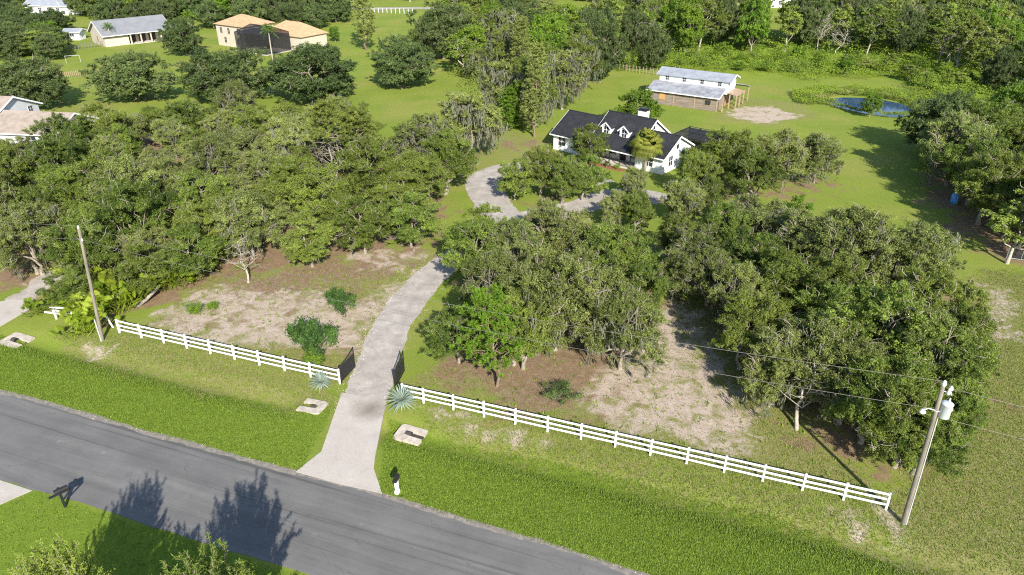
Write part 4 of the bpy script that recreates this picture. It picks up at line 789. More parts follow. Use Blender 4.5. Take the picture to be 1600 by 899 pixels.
for i, (k, n_, lab) in enumerate([(0, 9000, 'pale dry grass strip along the left fence'), (1, 14000, 'pale dry grass strip along the right fence'), (2, 40000, 'rough dry grass of the field at the right edge'), (3, 9000, 'sparse dry grass on the sandy lot left of the driveway'), (4, 12000, 'sparse dry grass in the sandy clearing right of the centre grove')]):
    scatter_stuff('dry_grass', DRY[k][0], n_ * 2 // 3, MAT['drygrass'], .10, .10, lab, 'grass', 71 + i, 2, .22, zone=NOSAND)
    scatter_stuff('weed_tufts', DRY[k][0], (n_ * 2 // 3 if k < 3 else n_ // 4), MAT['grass'], .10, .09, lab.replace('pale dry', 'green weeds in the').replace('rough dry', 'green weeds in the').replace('sparse dry', 'green weeds in the thin'), 'grass', 81 + i, 2, .28, zone=NOSAND)
def thicket(name, poly, n, lab, seed, hmax=1.6, leaf=.26, mat='weed', keep=None):
    rn = np.random.default_rng(seed); A = np.array(poly); C = rn.uniform(A.min(0), A.max(0), (n * 5, 2)); C = C[sdf(C, poly) < rn.normal(size=len(C)) * 1.3 + 1.5 * np.sin(C[:, 0] * .55 + 1.7 * np.sin(C[:, 1] * .4))]; C = (C if keep is None else C[keep(C)])[:n]; m = len(C)
    q = rn.uniform(A.min(0), A.max(0), (1000, 2)); hq = rn.uniform(.02, 1, 1000) ** 1.5; rq = rn.uniform(.9, 3.0, 1000); H = np.zeros(m); own = np.zeros(m)
    for (x, y), h, r, tq in zip(q, hq, rq, rn.uniform(-.45, .4, 1000)):
        e = h * np.sqrt(np.clip(1 - ((C[:, 0] - x) ** 2 + (C[:, 1] - y) ** 2) / r ** 2, 0, 1)); own = np.where(e > H, tq, own); H = np.maximum(H, e)
    z = (.12 + H * hmax * 1.7) * rn.uniform(.5, 1.05, m); mb = MB(); mb.leaves(np.c_[C, z], rn.normal(size=(m, 3)) * .6 + (0, -.25, .7), leaf * rn.uniform(.6, 1.3, m), .55, np.clip(.5 + own + rn.normal(size=m) * .16, 0, 1), rn)
    return tag(part(name, mb, MAT[mat]), lab, 'undergrowth', kind='stuff')
thicket('undergrowth', [(22.93,164.39), (28.46,177.76), (62.55,181.00), (89.38,171.59), (90.58,151.54), (84.98,156.46), (62.15,153.96), (61.88,161.00), (42.51,162.34)], 40000, 'bright green weedy undergrowth between lawn and swamp wood', 91)
PC = np.mean(POND, 0)
def bank(far): return lambda C: (lambda d: (d > .1) & (d < np.where(C[:, 1] > PC[1] - 1, far, 1.2 + .12 * far)))(sdf(C, POND))
RB = [tuple(PC + (-26., -14.)), tuple(PC + (24., -14.)), tuple(PC + (24., 20.)), tuple(PC + (-26., 20.))]
thicket('bank_reeds', RB, 26000, 'reedy green bank growth round the pond', 92, .7, .22, 'weed', bank(6.5))
thicket('marsh_grass', RB, 12000, 'brown green marsh grass close round the pond water', 98, .5, .2, 'drygrass', bank(3.))
thicket('undergrowth', [(86.78,154.58), (91.55,135.32), (78.78,107.36), (75.83,112.45), (79.63,140.37)], 15000, 'bright green scrub right of the pond', 93, 1.8)
thicket('undergrowth', [(33.79,197.02), (156.12,230.33), (106.56,151.54), (88.54,152.74), (72.20,165.79), (30.27,174.62)], 26000, 'green undergrowth beneath the swamp wood trees', 94, 2.2, .45)
thicket('undergrowth', [(-53.70,69.68), (-56.63,72.14), (-56.62,88.02), (-33.88,95.53), (-13.94,92.91), (-10.93,81.45), (-17.31,73.86), (-25.71,70.48), (-31.07,64.42), (-35.37,61.04), (-45.81,63.04)], 30000, 'low scrub beneath the dense left grove oaks', 95, 1.6, .2, 'oak')
thicket('undergrowth', [(59.08,97.71), (68.93,107.36), (78.78,107.36), (68.73,81.45), (55.59,70.48), (55.83,83.55)], 20000, 'scrub beneath the trees of the right edge wood', 96, 2., .3, 'swamp')
thicket('undergrowth', [(-14.22,163.02), (-10.61,207.08), (28.30,207.08), (22.34,171.59), (2.49,140.37), (-6.22,140.37)], 18000, 'scrub beneath the mossy oaks and top middle wood', 97, 1.8, .4, 'swamp')
for i, (k, lab) in enumerate(((1, 'fallen twigs and leaves under the centre grove oaks'), (0, 'fallen twigs and leaves at the front of the left grove'))):
    scatter_stuff('fallen_twigs', LITTER[k + 1][0], 2200, MAT['bark'], .38, .05, lab, 'twigs', 101 + i, 1, .05)
for i, (k, lab) in enumerate(((3, 'scattered green weeds on the sandy lot left of the driveway'), (4, 'scattered green weeds in the clearing right of the centre grove'))):
    scatter_stuff('weeds', DRY[k][0], 350, MAT['weed'], .2, .16, lab, 'weeds', 105 + i, 4, .3, zone=lambda C: np.clip(1 - .6 * zmax(C, SAND, 2.), .1, 1))
# pale stones along the drive and the road edge
st = MB(); rs = np.random.default_rng(5)
oc = np.array([(1, 0, 0), (0, 1, 0), (-1, 0, 0), (0, -1, 0), (0, 0, .7), (0, 0, -.5)]); of = np.array([(0, 1, 4), (1, 2, 4), (2, 3, 4), (3, 0, 4), (1, 0, 5), (2, 1, 5), (3, 2, 5), (0, 3, 5)])
cand = []
for L, cnt, w in ((gl[:90], 700, .4), (gr[:90], 250, .35), (A[150:420], 260, .12)):
    for _ in range(cnt): p = L[rs.integers(len(L))] + rs.normal(size=2) * w; cand.append((p, rs.uniform(.015, .05)))
for p, r in cand: st.add(oc * r * rs.uniform(.7, 1.2, 3) + (p[0], p[1], float(height([(p[0], p[1], 0)])[0]) + .02), of)
tag(part('stones', st, MAT['stone']), 'pale limestone pebbles along the driveway and road edges', 'stones', kind='stuff')

# ------------------------------------------------------------ white three rail fence
post_me = MB().box(-.064, .064, -.064, .064, -.3, 1.36).add([(-.085, -.085, 1.36), (.085, -.085, 1.36), (.085, .085, 1.36), (-.085, .085, 1.36), (0, 0, 1.43)], [np.array([[3, 2, 1, 0]]), np.array([[0, 1, 4], [1, 2, 4], [2, 3, 4], [3, 0, 4]])]).mesh('post', MAT['vinyl'])
def rail_mesh(L): return MB().box(.064, L - .064, -.022, .022, -.07, .07).mesh('rail', MAT['vinyl'])
rail244 = rail_mesh(2.44); frn = random.Random(4)
def rail_fence(offs, label, group):
    o0 = FO + FD * offs[0]; f = thing('rail_fence', (o0[0], o0[1], 0), FA, label, 'fence', group)
    for i, s in enumerate(offs):
        x = s - offs[0]; p_ = link('post', post_me, f, (x, 0, frn.uniform(-.02, .01))); p_.rotation_euler = (frn.gauss(0, .012), frn.gauss(0, .01), 0)
        if i + 1 < len(offs):
            L = offs[i + 1] - s; me = rail244 if abs(L - 2.44) < .01 else rail_mesh(L)
            for z in (.38, .80, 1.22): r_ = link('rail', me, f, (x, frn.uniform(-.008, .008), z + frn.gauss(0, .008))); r_.rotation_euler = (0, frn.gauss(0, .004), 0)
    return f
rail_fence([-1.75] + [2.44 * k for k in range(14)], 'long white three rail fence right of the driveway', 'white rail fences')
rail_fence([-29.43 + 2.44 * k for k in range(9)] + [-7.25], 'white three rail fence left of the driveway gate', 'white rail fences')
# broken end of the left fence
b0 = (-42.09,55.94); b1 = (-37.97,55.27); bv = np.array(b1) - np.array(b0); ba = math.atan2(bv[1], bv[0]); bl = float(np.hypot(*bv))
f = thing('broken_fence', (b0[0], b0[1], 0), ba, 'broken white rail fence with fallen rails among the palmettos', 'fence')
for x, lean in ((.9, .12), (2.6, -.1), (4.4, .2)):
    p = link('post', post_me, f, (x, 0, -.35)); p.rotation_euler = (lean, lean * .6, 0)
for x0, L, z, ry, rz in ((-.3, 2.6, .55, .04, .03), (.8, 2.44, .88, .1, -.12), (2.5, 2.2, .45, .06, .02), (.4, 1.4, 1.1, .25, .5)):
    r = link('rail', rail_mesh(L), f, (x0, .08, z)); r.rotation_euler = (0, ry, rz)
p = thing('loose_post', (-35.35,54.28) + (0,), .3, 'loose white vinyl fence post leaning at the start of the left fence', 'post'); q = link('post', post_me, p); q.rotation_euler = (.08, -.2, 0); q.scale = (1, 1, .9)

# ------------------------------------------------------------ iron gates
def gate_leaf(name, a, b, h0, h1, label):
    a = np.array(a); b = np.array(b); d = b - a; L = float(np.hypot(*d)); g = thing(name, (a[0], a[1], 0), math.atan2(d[1], d[0]), label, 'gate', 'open driveway gate leaves')
    part('hinge_post', MB().box(-.07, .07, -.07, .07, -.2, h0 + .12), MAT['black'], g)
    tz = lambda t: h0 + (h1 - h0) * t ** 1.8
    fr = MB(); fr.tube([(L * t, 0, tz(t)) for t in np.linspace(.08, 1, 9)], .04, 6, cap=True); fr.tube([(.16, 0, .12), (L, 0, .12)], .04, 6, cap=True); fr.tube([(.16, 0, .1), (.16, 0, tz(.08))], .035, 6); fr.tube([(L, 0, .08), (L, 0, tz(1) + .03)], .045, 6, cap=True); fr.tube([(.16, 0, .5), (L, 0, .5)], .03, 6)
    part('frame', fr, MAT['black'], g)
    for i in range(1, 14):
        t = i / 14; x = .16 + (L - .16) * t; part('bar', MB().tube([(x, 0, .12), (x, 0, tz(x / L))], .014, 5), MAT['black'], g)
    part('lower_panel', MB().box(.18, L - .04, -.008, .008, .14, .48), MAT['black'], g)
    part('mesh_infill', MB().box(.18, L - .04, -.004, .004, .54, h0 - .1), MAT['screen'], g)
gate_leaf('gate_leaf', (-13.40,45.93), (-12.70,48.04), 1.5, 1.95, 'left black iron gate leaf swung open beside the left fence')
gate_leaf('gate_leaf', (-9.00,45.35), (-8.64,47.50), 1.5, 1.95, 'right black iron gate leaf swung open behind the large agave')

# ------------------------------------------------------------ utility poles and lines
def pole(base, top, label):
    b = np.array(base + (0.,)); t = np.array(top); d = t - b
    o = thing('utility_pole', tuple(b), 0, label, 'utility pole', 'utility poles'); pts = [d * s for s in (-.03, .0, .25, .5, .75, 1.)]
    part('shaft', MB().tube(pts, [.155, .155, .145, .13, .118, .105], 12, cap=True), MAT['polewood'], o, True); return o, b, d
P1, p1b, p1d = pole((-35.26,52.17), (-34.50,52.47) + (10.3,), 'leaning wooden utility pole among palmettos at the left')
P2, p2b, p2d = pole((23.75,31.54), (23.19,31.42) + (10.3,), 'wooden utility pole with grey transformer at the right end of the fence')
def insul(o, c, s=1.): 
    c = np.array(c); m = MB(); m.lathe([(0, -.02), (.03, -.02), (.03, .04), (.085, .06), (.04, .09), (.085, .12), (.04, .15), (.06, .18), (.02, .24), (0, .24)], 12); x = part('insulator', m, MAT['porcelain'], o, True, tuple(c)); x.scale = (s, s, s); return x
insul(P1, p1d + (0, 0, 0), 1.2); insul(P1, p1d * .9 + (.16, -.1, 0)); part('bracket', MB().tube([p1d * .9, p1d * .9 + (.16, -.1, 0)], .02, 5), MAT['galv'], P1)
part('ground_guard', MB().box(-.035, .035, -.2, -.155, 0, 2.2), MAT['galv'], P1)
insul(P2, p2d, 1.6)
part('cutout_arm', MB().tube([p2d * .97, p2d * .97 + (.3, -.05, -.05), p2d * .97 + (.42, -.05, .05)], .025, 6), MAT['galv'], P2)
insul(P2, p2d * .97 + (.42, -.05, .03), 1.4); insul(P2, p2d * .955 + (.3, -.12, -.02), 1.2)
part('fuse_cutout', MB().tube([p2d * .965 + (.28, -.1, .25), p2d * .965 + (.52, -.1, -.15)], .045, 8, cap=True), MAT['porcelain'], P2, True)
tc = p2d * .855 + (.42, -.12, 0)
can = part('transformer', MB().lathe([(0, -.5), (.27, -.5), (.29, -.46), (.29, .36), (.31, .38), (.31, .43), (.2, .5), (0, .52)], 20), MAT['galv'], P2, True, tuple(tc))
part('bushing', MB().lathe([(0, .5), (.06, .5), (.03, .56), (.06, .6), (.03, .66), (.05, .7), (0, .76)], 10, (.08, .05)), MAT['porcelain'], can, True)
part('bushing', MB().lathe([(0, -.06), (.035, -.06), (.035, .12), (0, .12)], 8, (.31, -.05)), MAT['porcelain'], can, True)
part('hanger', MB().box(-.2, .06, -.05, .05, .1, .2).box(-.2, .06, -.05, .05, -.3, -.2), MAT['galv'], can)
part('light_arm', MB().tube([p2d * .84, p2d * .85 + (-.3, -.1, .05), p2d * .862 + (-.62, -.2, .08), p2d * .862 + (-.85, -.25, .02)], .03, 7), MAT['galv'], P2, True)
part('lamp_head', MB().lathe([(0, .12), (.07, .12), (.1, .05), (.17, -.02), (.17, -.08), (.12, -.14), (0, -.15)], 16), MAT['porcelain'], P2, True, tuple(p2d * .862 + (-.9, -.26, -.05)))
part('conduit', MB().tube([p2d * s + (.14, -.10, 0) for s in np.linspace(0.0, .82, 8)], .03, 6), MAT['galv'], P2, True)
part('clamp', MB().tube([p2d * .845 + (0, 0, -.04), p2d * .845 + (0, 0, .04)], .17, 10), MAT['galv'], P2)
def wire(a, b, sag, label, r=.012, n=28):
    a = np.array(a); b = np.array(b); t = np.linspace(0, 1, n)[:, None]; c = a + (b - a) * t; c[:, 2] -= (4 * sag * t * (1 - t))[:, 0]
    tag(part('power_line', MB().tube(c - a, r, 5), MAT['wire'], None, True, tuple(a)), label, 'power line', 'overhead power lines')
T1 = p1b + p1d + (0, 0, .25); N1 = p1b + p1d * .9 + (.16, -.1, .15); T2 = p2b + p2d + (0, 0, .32); N2 = p2b + p2d * .862 + (-.35, -.1, .0); lv = (T1 - T2) / np.linalg.norm(T1 - T2)
wire(T1, T2, .9, 'upper power line strung between the two utility poles'); wire(N1, N2, .9, 'lower power line strung between the two utility poles')
wire(T1, T1 + np.array((-60., 13.5, .5)), .9, 'upper power line leaving the left pole to the left edge'); wire(N1, N1 + np.array((-60., 13.5, .5)), .9, 'lower power line leaving the left pole to the left edge')
wire(p2b + p2d * .97 + (.42, -.05, .2), p2b + p2d * .97 + (40., -17., .4), .8, 'upper power line leaving the transformer pole to the right'); wire(p2b + p2d * .8 + (.15, 0, 0), p2b + p2d * .8 + (40., -17., .3), .8, 'lower power line leaving the transformer pole to the right')

# ------------------------------------------------------------ mailboxes
def mailbox(xy, rz, label, pm, bm, style):
    o = thing('mailbox', xy + (0,), rz, label, 'mailbox', 'roadside mailboxes')
    if not style: o.scale = (1.25, 1.25, 1.1)
    if style: part('post', MB().flat([(-.1, -.1), (.1, -.1), (.1, .1), (-.1, .1)], -.2, 1.12).flat([(-.13, -.13), (.13, -.13), (.13, .13), (-.13, .13)], -.1, .28), pm, o)
    else:
        part('post', MB().box(-.06, .06, -.06, .06, -.2, 1.42), pm, o); part('arm', MB().box(-.055, .055, -.5, .5, .98, 1.06), pm, o); part('brace', MB().slab([(-.04, .05, .55), (.04, .05, .55), (.04, .42, .99), (-.04, .42, .99)], .06), pm, o)
    z0 = 1.125 if style else 1.065; prof = [(-.13, 0), (.13, 0), (.13, .16)] + [(.13 * math.cos(a), .16 + .13 * math.sin(a)) for a in np.linspace(.3, math.pi - .3, 7)] + [(-.13, .16)]
    m = MB(); V = [(x, y, z0 + z) for y in (-.34, .28) for x, z in prof]; k = len(prof); m.add(V, [np.array([[i, (i + 1) % k, k + (i + 1) % k, k + i] for i in range(k)]), np.array([list(range(k))]), np.array([[k + i for i in range(k)][::-1]])])
    bx = part('box', m, bm, o, False, (0, .03 if style else .12, 0)); part('flag', MB().box(.135, .15, -.1, .1, z0 + .12, z0 + .17), pm, bx)
mailbox((-7.31,34.06), FA + math.pi + .1, 'white post mailbox with dark box beside the concrete driveway', MAT['white'], MAT['black'], True)
mailbox((-27.88,32.90), -.8, 'black mailbox on bracketed post at the near road edge', MAT['black'], MAT['black'], False)

# ------------------------------------------------------------ culvert ends: sloped concrete collar with an open pipe mouth
def culvert(xy, rz, L, W, label, deep=True):
    z = max(-.14, float(height([xy + (0,)])[0])); o = thing('culvert_end', xy + (z,), rz, label, 'culvert', 'concrete culvert ends')
    m = MB(); w2 = W / 2; hw = W * .15; a = -.12 * L; hi = .15; lo = .05
    zf = lambda x: hi + (lo - hi) * (x + L / 2) / L
    out = [(-L / 2, -w2 * .8), (-L / 2 + .25, -w2), (L / 2, -w2), (L / 2, -hw), (a + hw, -hw)] + [(a + hw * .9 * math.cos(t) , hw * math.sin(t)) for t in (-2.2, math.pi, 2.2)] + [(a + hw, hw), (L / 2, hw), (L / 2, w2), (-L / 2 + .25, w2), (-L / 2, w2 * .8)]
    n = len(out); V = [(x, y, zf(x)) for x, y in out] + [(x, y, -.55) for x, y in out]
    tri = [[0, 1, 12 - 0, 12]] 
    top = [[i for i in range(n)]]
    m.add(V, [np.array(top), np.array([[i, n + i, n + (i + 1) % n, (i + 1) % n] for i in range(n)])])
    part('collar', m, MAT['dirty_concrete'], o)
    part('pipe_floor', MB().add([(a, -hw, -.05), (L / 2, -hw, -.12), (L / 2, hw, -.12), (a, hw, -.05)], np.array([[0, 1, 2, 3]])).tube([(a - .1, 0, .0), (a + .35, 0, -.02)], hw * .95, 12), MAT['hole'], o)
culvert((-14.88,42.94), FA + math.pi, 1.9, 1.5, 'concrete culvert end in the grass left of the driveway')
culvert((-7.23,39.94), FA, 2.0, 1.6, 'concrete culvert end in the grass right of the driveway')
culvert((-42.81,52.28), FA, 2.2, 1.9, 'concrete culvert end by the neighbour driveway at the left edge')

# fallen log by the palmettos
o = thing('fallen_log', (-34.04,59.14) + (0,), 1.0, 'broken leaning palm log beside the palmettos', 'log'); part('log', MB().tube([(-1.6, 0, .1), (-.6, 0, .35), (.4, .05, .75), (1.1, .05, 1.15)], [.17, .17, .15, .13], 8, cap=True), MAT['bark'], o, True)
part('stub', MB().tube([(-.3, 0, .4), (-.2, .25, .7), (-.15, .4, .8)], [.06, .05, .03], 6, cap=True), MAT['bark'], o, True)

# ------------------------------------------------------------ buildings
def gable_roof(par, x0, x1, y0, z0, yr, zr, y1, z1, mat, t=.14, trim=True):
    r = part('roof', MB().slab([(x0, y0, z0), (x1, y0, z0), (x1, yr, zr), (x0, yr, zr)], t).slab([(x0, yr, zr), (x1, yr, zr), (x1, y1, z1), (x0, y1, z1)], t), mat, par)
    if trim:
        for x in (x0, x1):
            s = .035 if x == x1 else -.035
            for (ya, za, yb, zb) in ((y0, z0, yr, zr), (yr, zr, y1, z1)):
                part('fascia', MB().add([(x, ya, za + .01), (x + s, ya, za + .01), (x + s, yb, zb + .01), (x, yb, zb + .01), (x, ya, za - .24), (x + s, ya, za - .24), (x + s, yb, zb - .24), (x, yb, zb - .24)], np.array([[0, 1, 2, 3], [7, 6, 5, 4], [0, 4, 5, 1], [2, 6, 7, 3], [1, 5, 6, 2], [0, 3, 7, 4]])), MAT['white'], r)
        part('gutter', MB().box(x0, x1, y0 - .06, y0 - .01, z0 - .17, z0 - .02), MAT['white'], r)
    return r
def window(par, c, w, h, axis, out, frame='white', bars=True):
    """axis 'x': the wall runs along x and faces out*y; axis 'y': runs along y and faces out*x"""
    f = MB(); g = MB(); x, y, z = c; d = .05 * out
    def bx(m, a0, a1, z0, z1, d0, d1):
        lo, hi = sorted((d0, d1))
        m.box(x + a0, x + a1, y + lo, y + hi, z0, z1) if axis == 'x' else m.box(x + lo, x + hi, y + a0, y + a1, z0, z1)
    for a0, a1, z0, z1 in ((-w / 2 - .09, -w / 2, z - .09, z + h + .09), (w / 2, w / 2 + .09, z - .09, z + h + .09), (-w / 2, w / 2, z - .09, z), (-w / 2, w / 2, z + h, z + h + .09)): bx(f, a0, a1, z0, z1, 0, d)
    if bars: bx(f, -.025, .025, z, z + h, 0, d * .8); bx(f, -w / 2, -.025, z + h / 2 - .025, z + h / 2 + .025, 0, d * .8); bx(f, .025, w / 2, z + h / 2 - .025, z + h / 2 + .025, 0, d * .8)
    bx(g, -w / 2, w / 2, z, z + h, 0, d * .35)
    wn_ = part('window', f, MAT[frame], par); part('pane', g, MAT['glass'], wn_); return wn_
# --- white house with black roof
H = thing('house', (6.30, 106.46, 0), R_(-40), 'white house with black shingle roof, two dormers and chimney', 'house')
part('wall', MB().prism([(0, -.2), (0, 2.45), (4.4, 4.85), (8.4, 2.6), (8.4, -.2)], 0, 6.8), MAT['white'], H)
part('wall', MB().prism([(1.6, -.2), (1.6, 3.6), (4.7, 5.8), (10., 2.5), (10., -.2)], 6.82, 14.3), MAT['white'], H)
part('wall', MB().prism([(0.1, -.2), (.1, 2.45), (3.9, 4.5), (8., 2.5), (8., -.2)], 14.32, 18.7), MAT['white'], H)
gable_roof(H, -.4, 6.9, -.45, 2.42, 4.4, 5.05, 8.8, 2.45, MAT['black_roof'])
gable_roof(H, 6.6, 14.7, -1.1, 2.32, 4.7, 6.05, 10.4, 2.35, MAT['black_roof'], .15)
gable_roof(H, 14.4, 19.1, -.4, 2.4, 3.9, 4.7, 8.4, 2.45, MAT['black_roof'], .13)
for u in (8.6, 11.6):
    d = part('dormer', MB().prism([(0, 3.6), (0, 4.75), (2.3, 4.75), (2.3, 3.6)], u - .75, u + .75).add([(u - .75, .001, 4.75), (u + .75, .001, 4.75), (u, .001, 5.35), (u - .75, 2.6, 4.75), (u + .75, 2.6, 4.75), (u, 3.2, 5.35)], [np.array([[0, 1, 2]]), np.array([[1, 4, 5, 2], [0, 2, 5, 3]])]), MAT['white'], H, loc=(0, 1.15, 0))
    part('dormer_roof', MB().slab([(u - 1., -.3, 4.62), (u, -.3, 5.47), (u, 2.9, 5.47), (u - 1., 1.9, 4.62)], .1).slab([(u + 1., -.3, 4.62), (u, -.3, 5.47), (u, 2.9, 5.47), (u + 1., 1.9, 4.62)], .1), MAT['black_roof'], d)
    part('dormer_fascia', MB().slab([(u - 1.02, -.34, 4.60), (u, -.34, 5.46), (u, -.305, 5.46), (u - 1.02, -.305, 4.60)], .17).slab([(u + 1.02, -.34, 4.60), (u, -.34, 5.46), (u, -.305, 5.46), (u + 1.02, -.305, 4.60)], .17), MAT['white'], d)
    window(d, (u, 0, 3.75), .8, 1.05, 'x', -1)
ch = part('chimney', MB().box(11.2, 12.5, 5.2, 6.2, 4.8, 6.75), MAT['white'], H); part('chimney_cap', MB().box(11.1, 12.6, 5.1, 6.3, 6.75, 6.87).box(11.3, 12.4, 5.3, 6.1, 6.87, 7.05), MAT['black'], ch)
part('ridge_cap', MB().box(6.6, 14.7, 4.58, 4.82, 6.0, 6.09), MAT['black_roof'], H); part('ridge_cap', MB().box(-.4, 6.58, 4.29, 4.51, 5.0, 5.09), MAT['black_roof'], H); part('ridge_cap', MB().box(14.72, 19.1, 3.79, 4.01, 4.65, 4.74), MAT['black_roof'], H)
for u, v, z in ((3.2, 6., 4.1), (9.9, 6.6, 5.), (16.6, 5.2, 4.)): part('vent_pipe', MB().tube([(u, v, z - .4), (u, v, z + .45)], .06, 8, cap=True), MAT['galv'], H)
part('porch_floor', MB().box(7., 14.25, -.9, 1.58, -.1, .18), MAT['concrete'], H)
for u in (7.2, 8.9, 10.6, 12.3, 14.1): part('porch_post', MB().box(u - .06, u + .06, -.86, -.74, .18, 2.3), MAT['black'], H)
for u0, u1 in ((7.26, 8.84), (8.96, 10.54), (12.36, 14.04)): part('porch_rail', MB().box(u0, u1, -.82, -.78, 1.0, 1.06).box(u0, u1, -.82, -.78, .3, .35), MAT['black'], H)
part('door', MB().box(10.9, 11.9, 1.55, 1.6, .18, 2.25), MAT['black'], H)
for u in (8.3, 9.7, 13.1): window(H, (u, 1.6, .8), 1.0, 1.4, 'x', -1)
for u in (1.6, 4.6): window(H, (u, 0, .8), 1.3, 1.3, 'x', -1)
window(H, (16.5, .1, .8), 1.3, 1.3, 'x', -1)
window(H, (18.7, 2.2, .8), 1.1, 1.4, 'y', 1); window(H, (18.7, 5.6, .8), 1.1, 1.4, 'y', 1); window(H, (18.7, 3.9, 2.8), .7, .7, 'y', 1, bars=False)
window(H, (14.3, 4.7, 4.55), .6, .6, 'y', 1, bars=False)
bed = thing('flower_bed', (6.30, 106.46, 0), R_(-40), 'red mulch flower bed along the house porch', 'flower bed'); part('mulch', MB().flat([(6.8, -2.3), (10., -2.6), (13.5, -2.4), (14.2, -1.3), (6.8, -1.3)], -.1, .07), MAT['mulch'], bed)
for k_, u in enumerate((7.6, 9.2, 10.8, 12.6)):
    a_ = math.radians(-40); plant('bush' if k_ % 2 else 'darkbush', (6.30 + u * math.cos(a_) + 1.9 * math.sin(a_), 106.46 + u * math.sin(a_) - 1.9 * math.cos(a_)), .8, .55, ('leftmost', 'second from left', 'third from left', 'rightmost')[k_] + ' small plant in the mulch bed before the house porch', 'porch bed plants')
S = thing('pool_screen', (6.30, 106.46, 0), R_(-40), 'dark pool screen enclosure behind the house garage wing', 'screen enclosure')
part('screen', MB().slab([(14.9, 8.9, 2.9), (22.3, 8.9, 2.9), (22.3, 14.6, 2.9), (14.9, 14.6, 2.9)], .02).box(14.9, 22.3, 14.58, 14.6, 0, 2.85).box(22.28, 22.3, 8.9, 14.55, 0, 2.85), MAT['screen'], S)
for u in np.linspace(15, 22.2, 5): part('beam', MB().box(u - .05, u + .05, 8.85, 14.65, 2.91, 3.03).box(u - .05, u + .05, 14.61, 14.69, 0, 2.9), MAT['black'], S)
for v in (9., 11.8, 14.5): part('cross_beam', MB().box(14.9, 22.3, v - .04, v + .04, 3.04, 3.1), MAT['black'], S)
# --- two storey barn
Bn = thing('barn', (36.59, 128.22, 0), R_(-32), 'two storey white and plank barn with grey metal roofs beyond the lawn', 'barn')
for i in range(10):
    z = .02 + i * .255
    part('plank', MB().box(-12.6, -8.15, 0 + (i % 2) * .012, .09, z, z + .245), MAT['plank'], Bn); part('plank', MB().box(-8.1, -4.15, 0 + (i % 3) * .01, .09, z, z + .245), MAT['plank'], Bn); part('plank', MB().box(-4.1, 0, 0 + (i % 2) * .012, .09, z, z + .245), MAT['plank'], Bn)
for u in (-8.13, -4.13, -.02): part('corner_post', MB().box(u - .1, u + .1, -.05, -.001, 0, 2.6), MAT['timber'], Bn)
part('door', MB().box(-10.9, -9.8, -.05, -.003, .9, 2.1), MAT['orange_wood'], Bn); window(Bn, (-1.7, -.003, 1.0), 1.1, .9, 'x', -1, 'timber', False)
part('lower_wall', MB().box(-12.6, -.05, .12, 11., -.1, 2.45), MAT['plank'], Bn)
part('upper_wall', MB().prism([(3.3, 2.5), (3.3, 4.75), (5.8, 5.55), (8.2, 4.75), (8.2, 2.5)], -12.4, .6), MAT['white'], Bn)
part('roof', MB().slab([(-13.1, 2.95, 4.72), (1.25, 2.95, 4.72), (1.25, 5.8, 5.68), (-13.1, 5.8, 5.68)], .09).slab([(-13.1, 5.8, 5.68), (1.25, 5.8, 5.68), (1.25, 8.6, 4.72), (-13.1, 8.6, 4.72)], .09), MAT['metal_roof'], Bn)
part('lower_roof', MB().slab([(-13.4, -.45, 2.52), (.45, -.45, 2.52), (.45, 3.28, 3.62), (-13.4, 3.28, 3.62)], .09), MAT['old_metal'], Bn)
part('back_roof', MB().slab([(-13.2, 8.22, 3.6), (2.6, 8.22, 3.6), (2.6, 11.6, 2.6), (-13.2, 11.6, 2.6)], .09), MAT['old_metal'], Bn)
part('porch_roof', MB().slab([(.62, 3.4, 2.75), (2.6, 3.4, 2.5), (2.6, 8.2, 2.5), (.62, 8.2, 2.75)], .08), MAT['timber'], Bn)
part('rake_trim', MB().slab([(.46, -.47, 2.54), (.52, -.47, 2.54), (.52, 3.27, 3.65), (.46, 3.27, 3.65)], .2), MAT['white'], Bn); part('rake_trim', MB().slab([(1.26, 2.95, 4.74), (1.31, 2.95, 4.74), (1.31, 5.8, 5.7), (1.26, 5.8, 5.7)], .2), MAT['white'], Bn); part('rake_trim', MB().slab([(1.26, 5.8, 5.7), (1.31, 5.8, 5.7), (1.31, 8.6, 4.74), (1.26, 8.6, 4.74)], .2), MAT['white'], Bn); part('gutter', MB().box(-13.4, .45, -.52, -.46, 2.36, 2.5), MAT['white'], Bn)
for u in (-10.9, -7.6, -4.2, -.9): window(Bn, (u, 3.3, 3.85), .62, .75, 'x', -1, 'stucco')
window(Bn, (.6, 4.1, 3.75), .6, .8, 'y', 1, 'stucco'); window(Bn, (.6, 7.3, 3.75), .6, .8, 'y', 1, 'stucco')
for u, v in ((1.0, .2), (1.2, 3.3), (2.4, 3.5), (2.4, 5.8), (2.4, 8.2), (2.4, 11.3)): part('porch_post', MB().box(u - .09, u + .09, v - .09, v + .09, -.1, 2.5), MAT['timber'], Bn)
part('door', MB().box(-.045, -.0, 5., 6.2, 0, 2.1), MAT['orange_wood'], Bn)
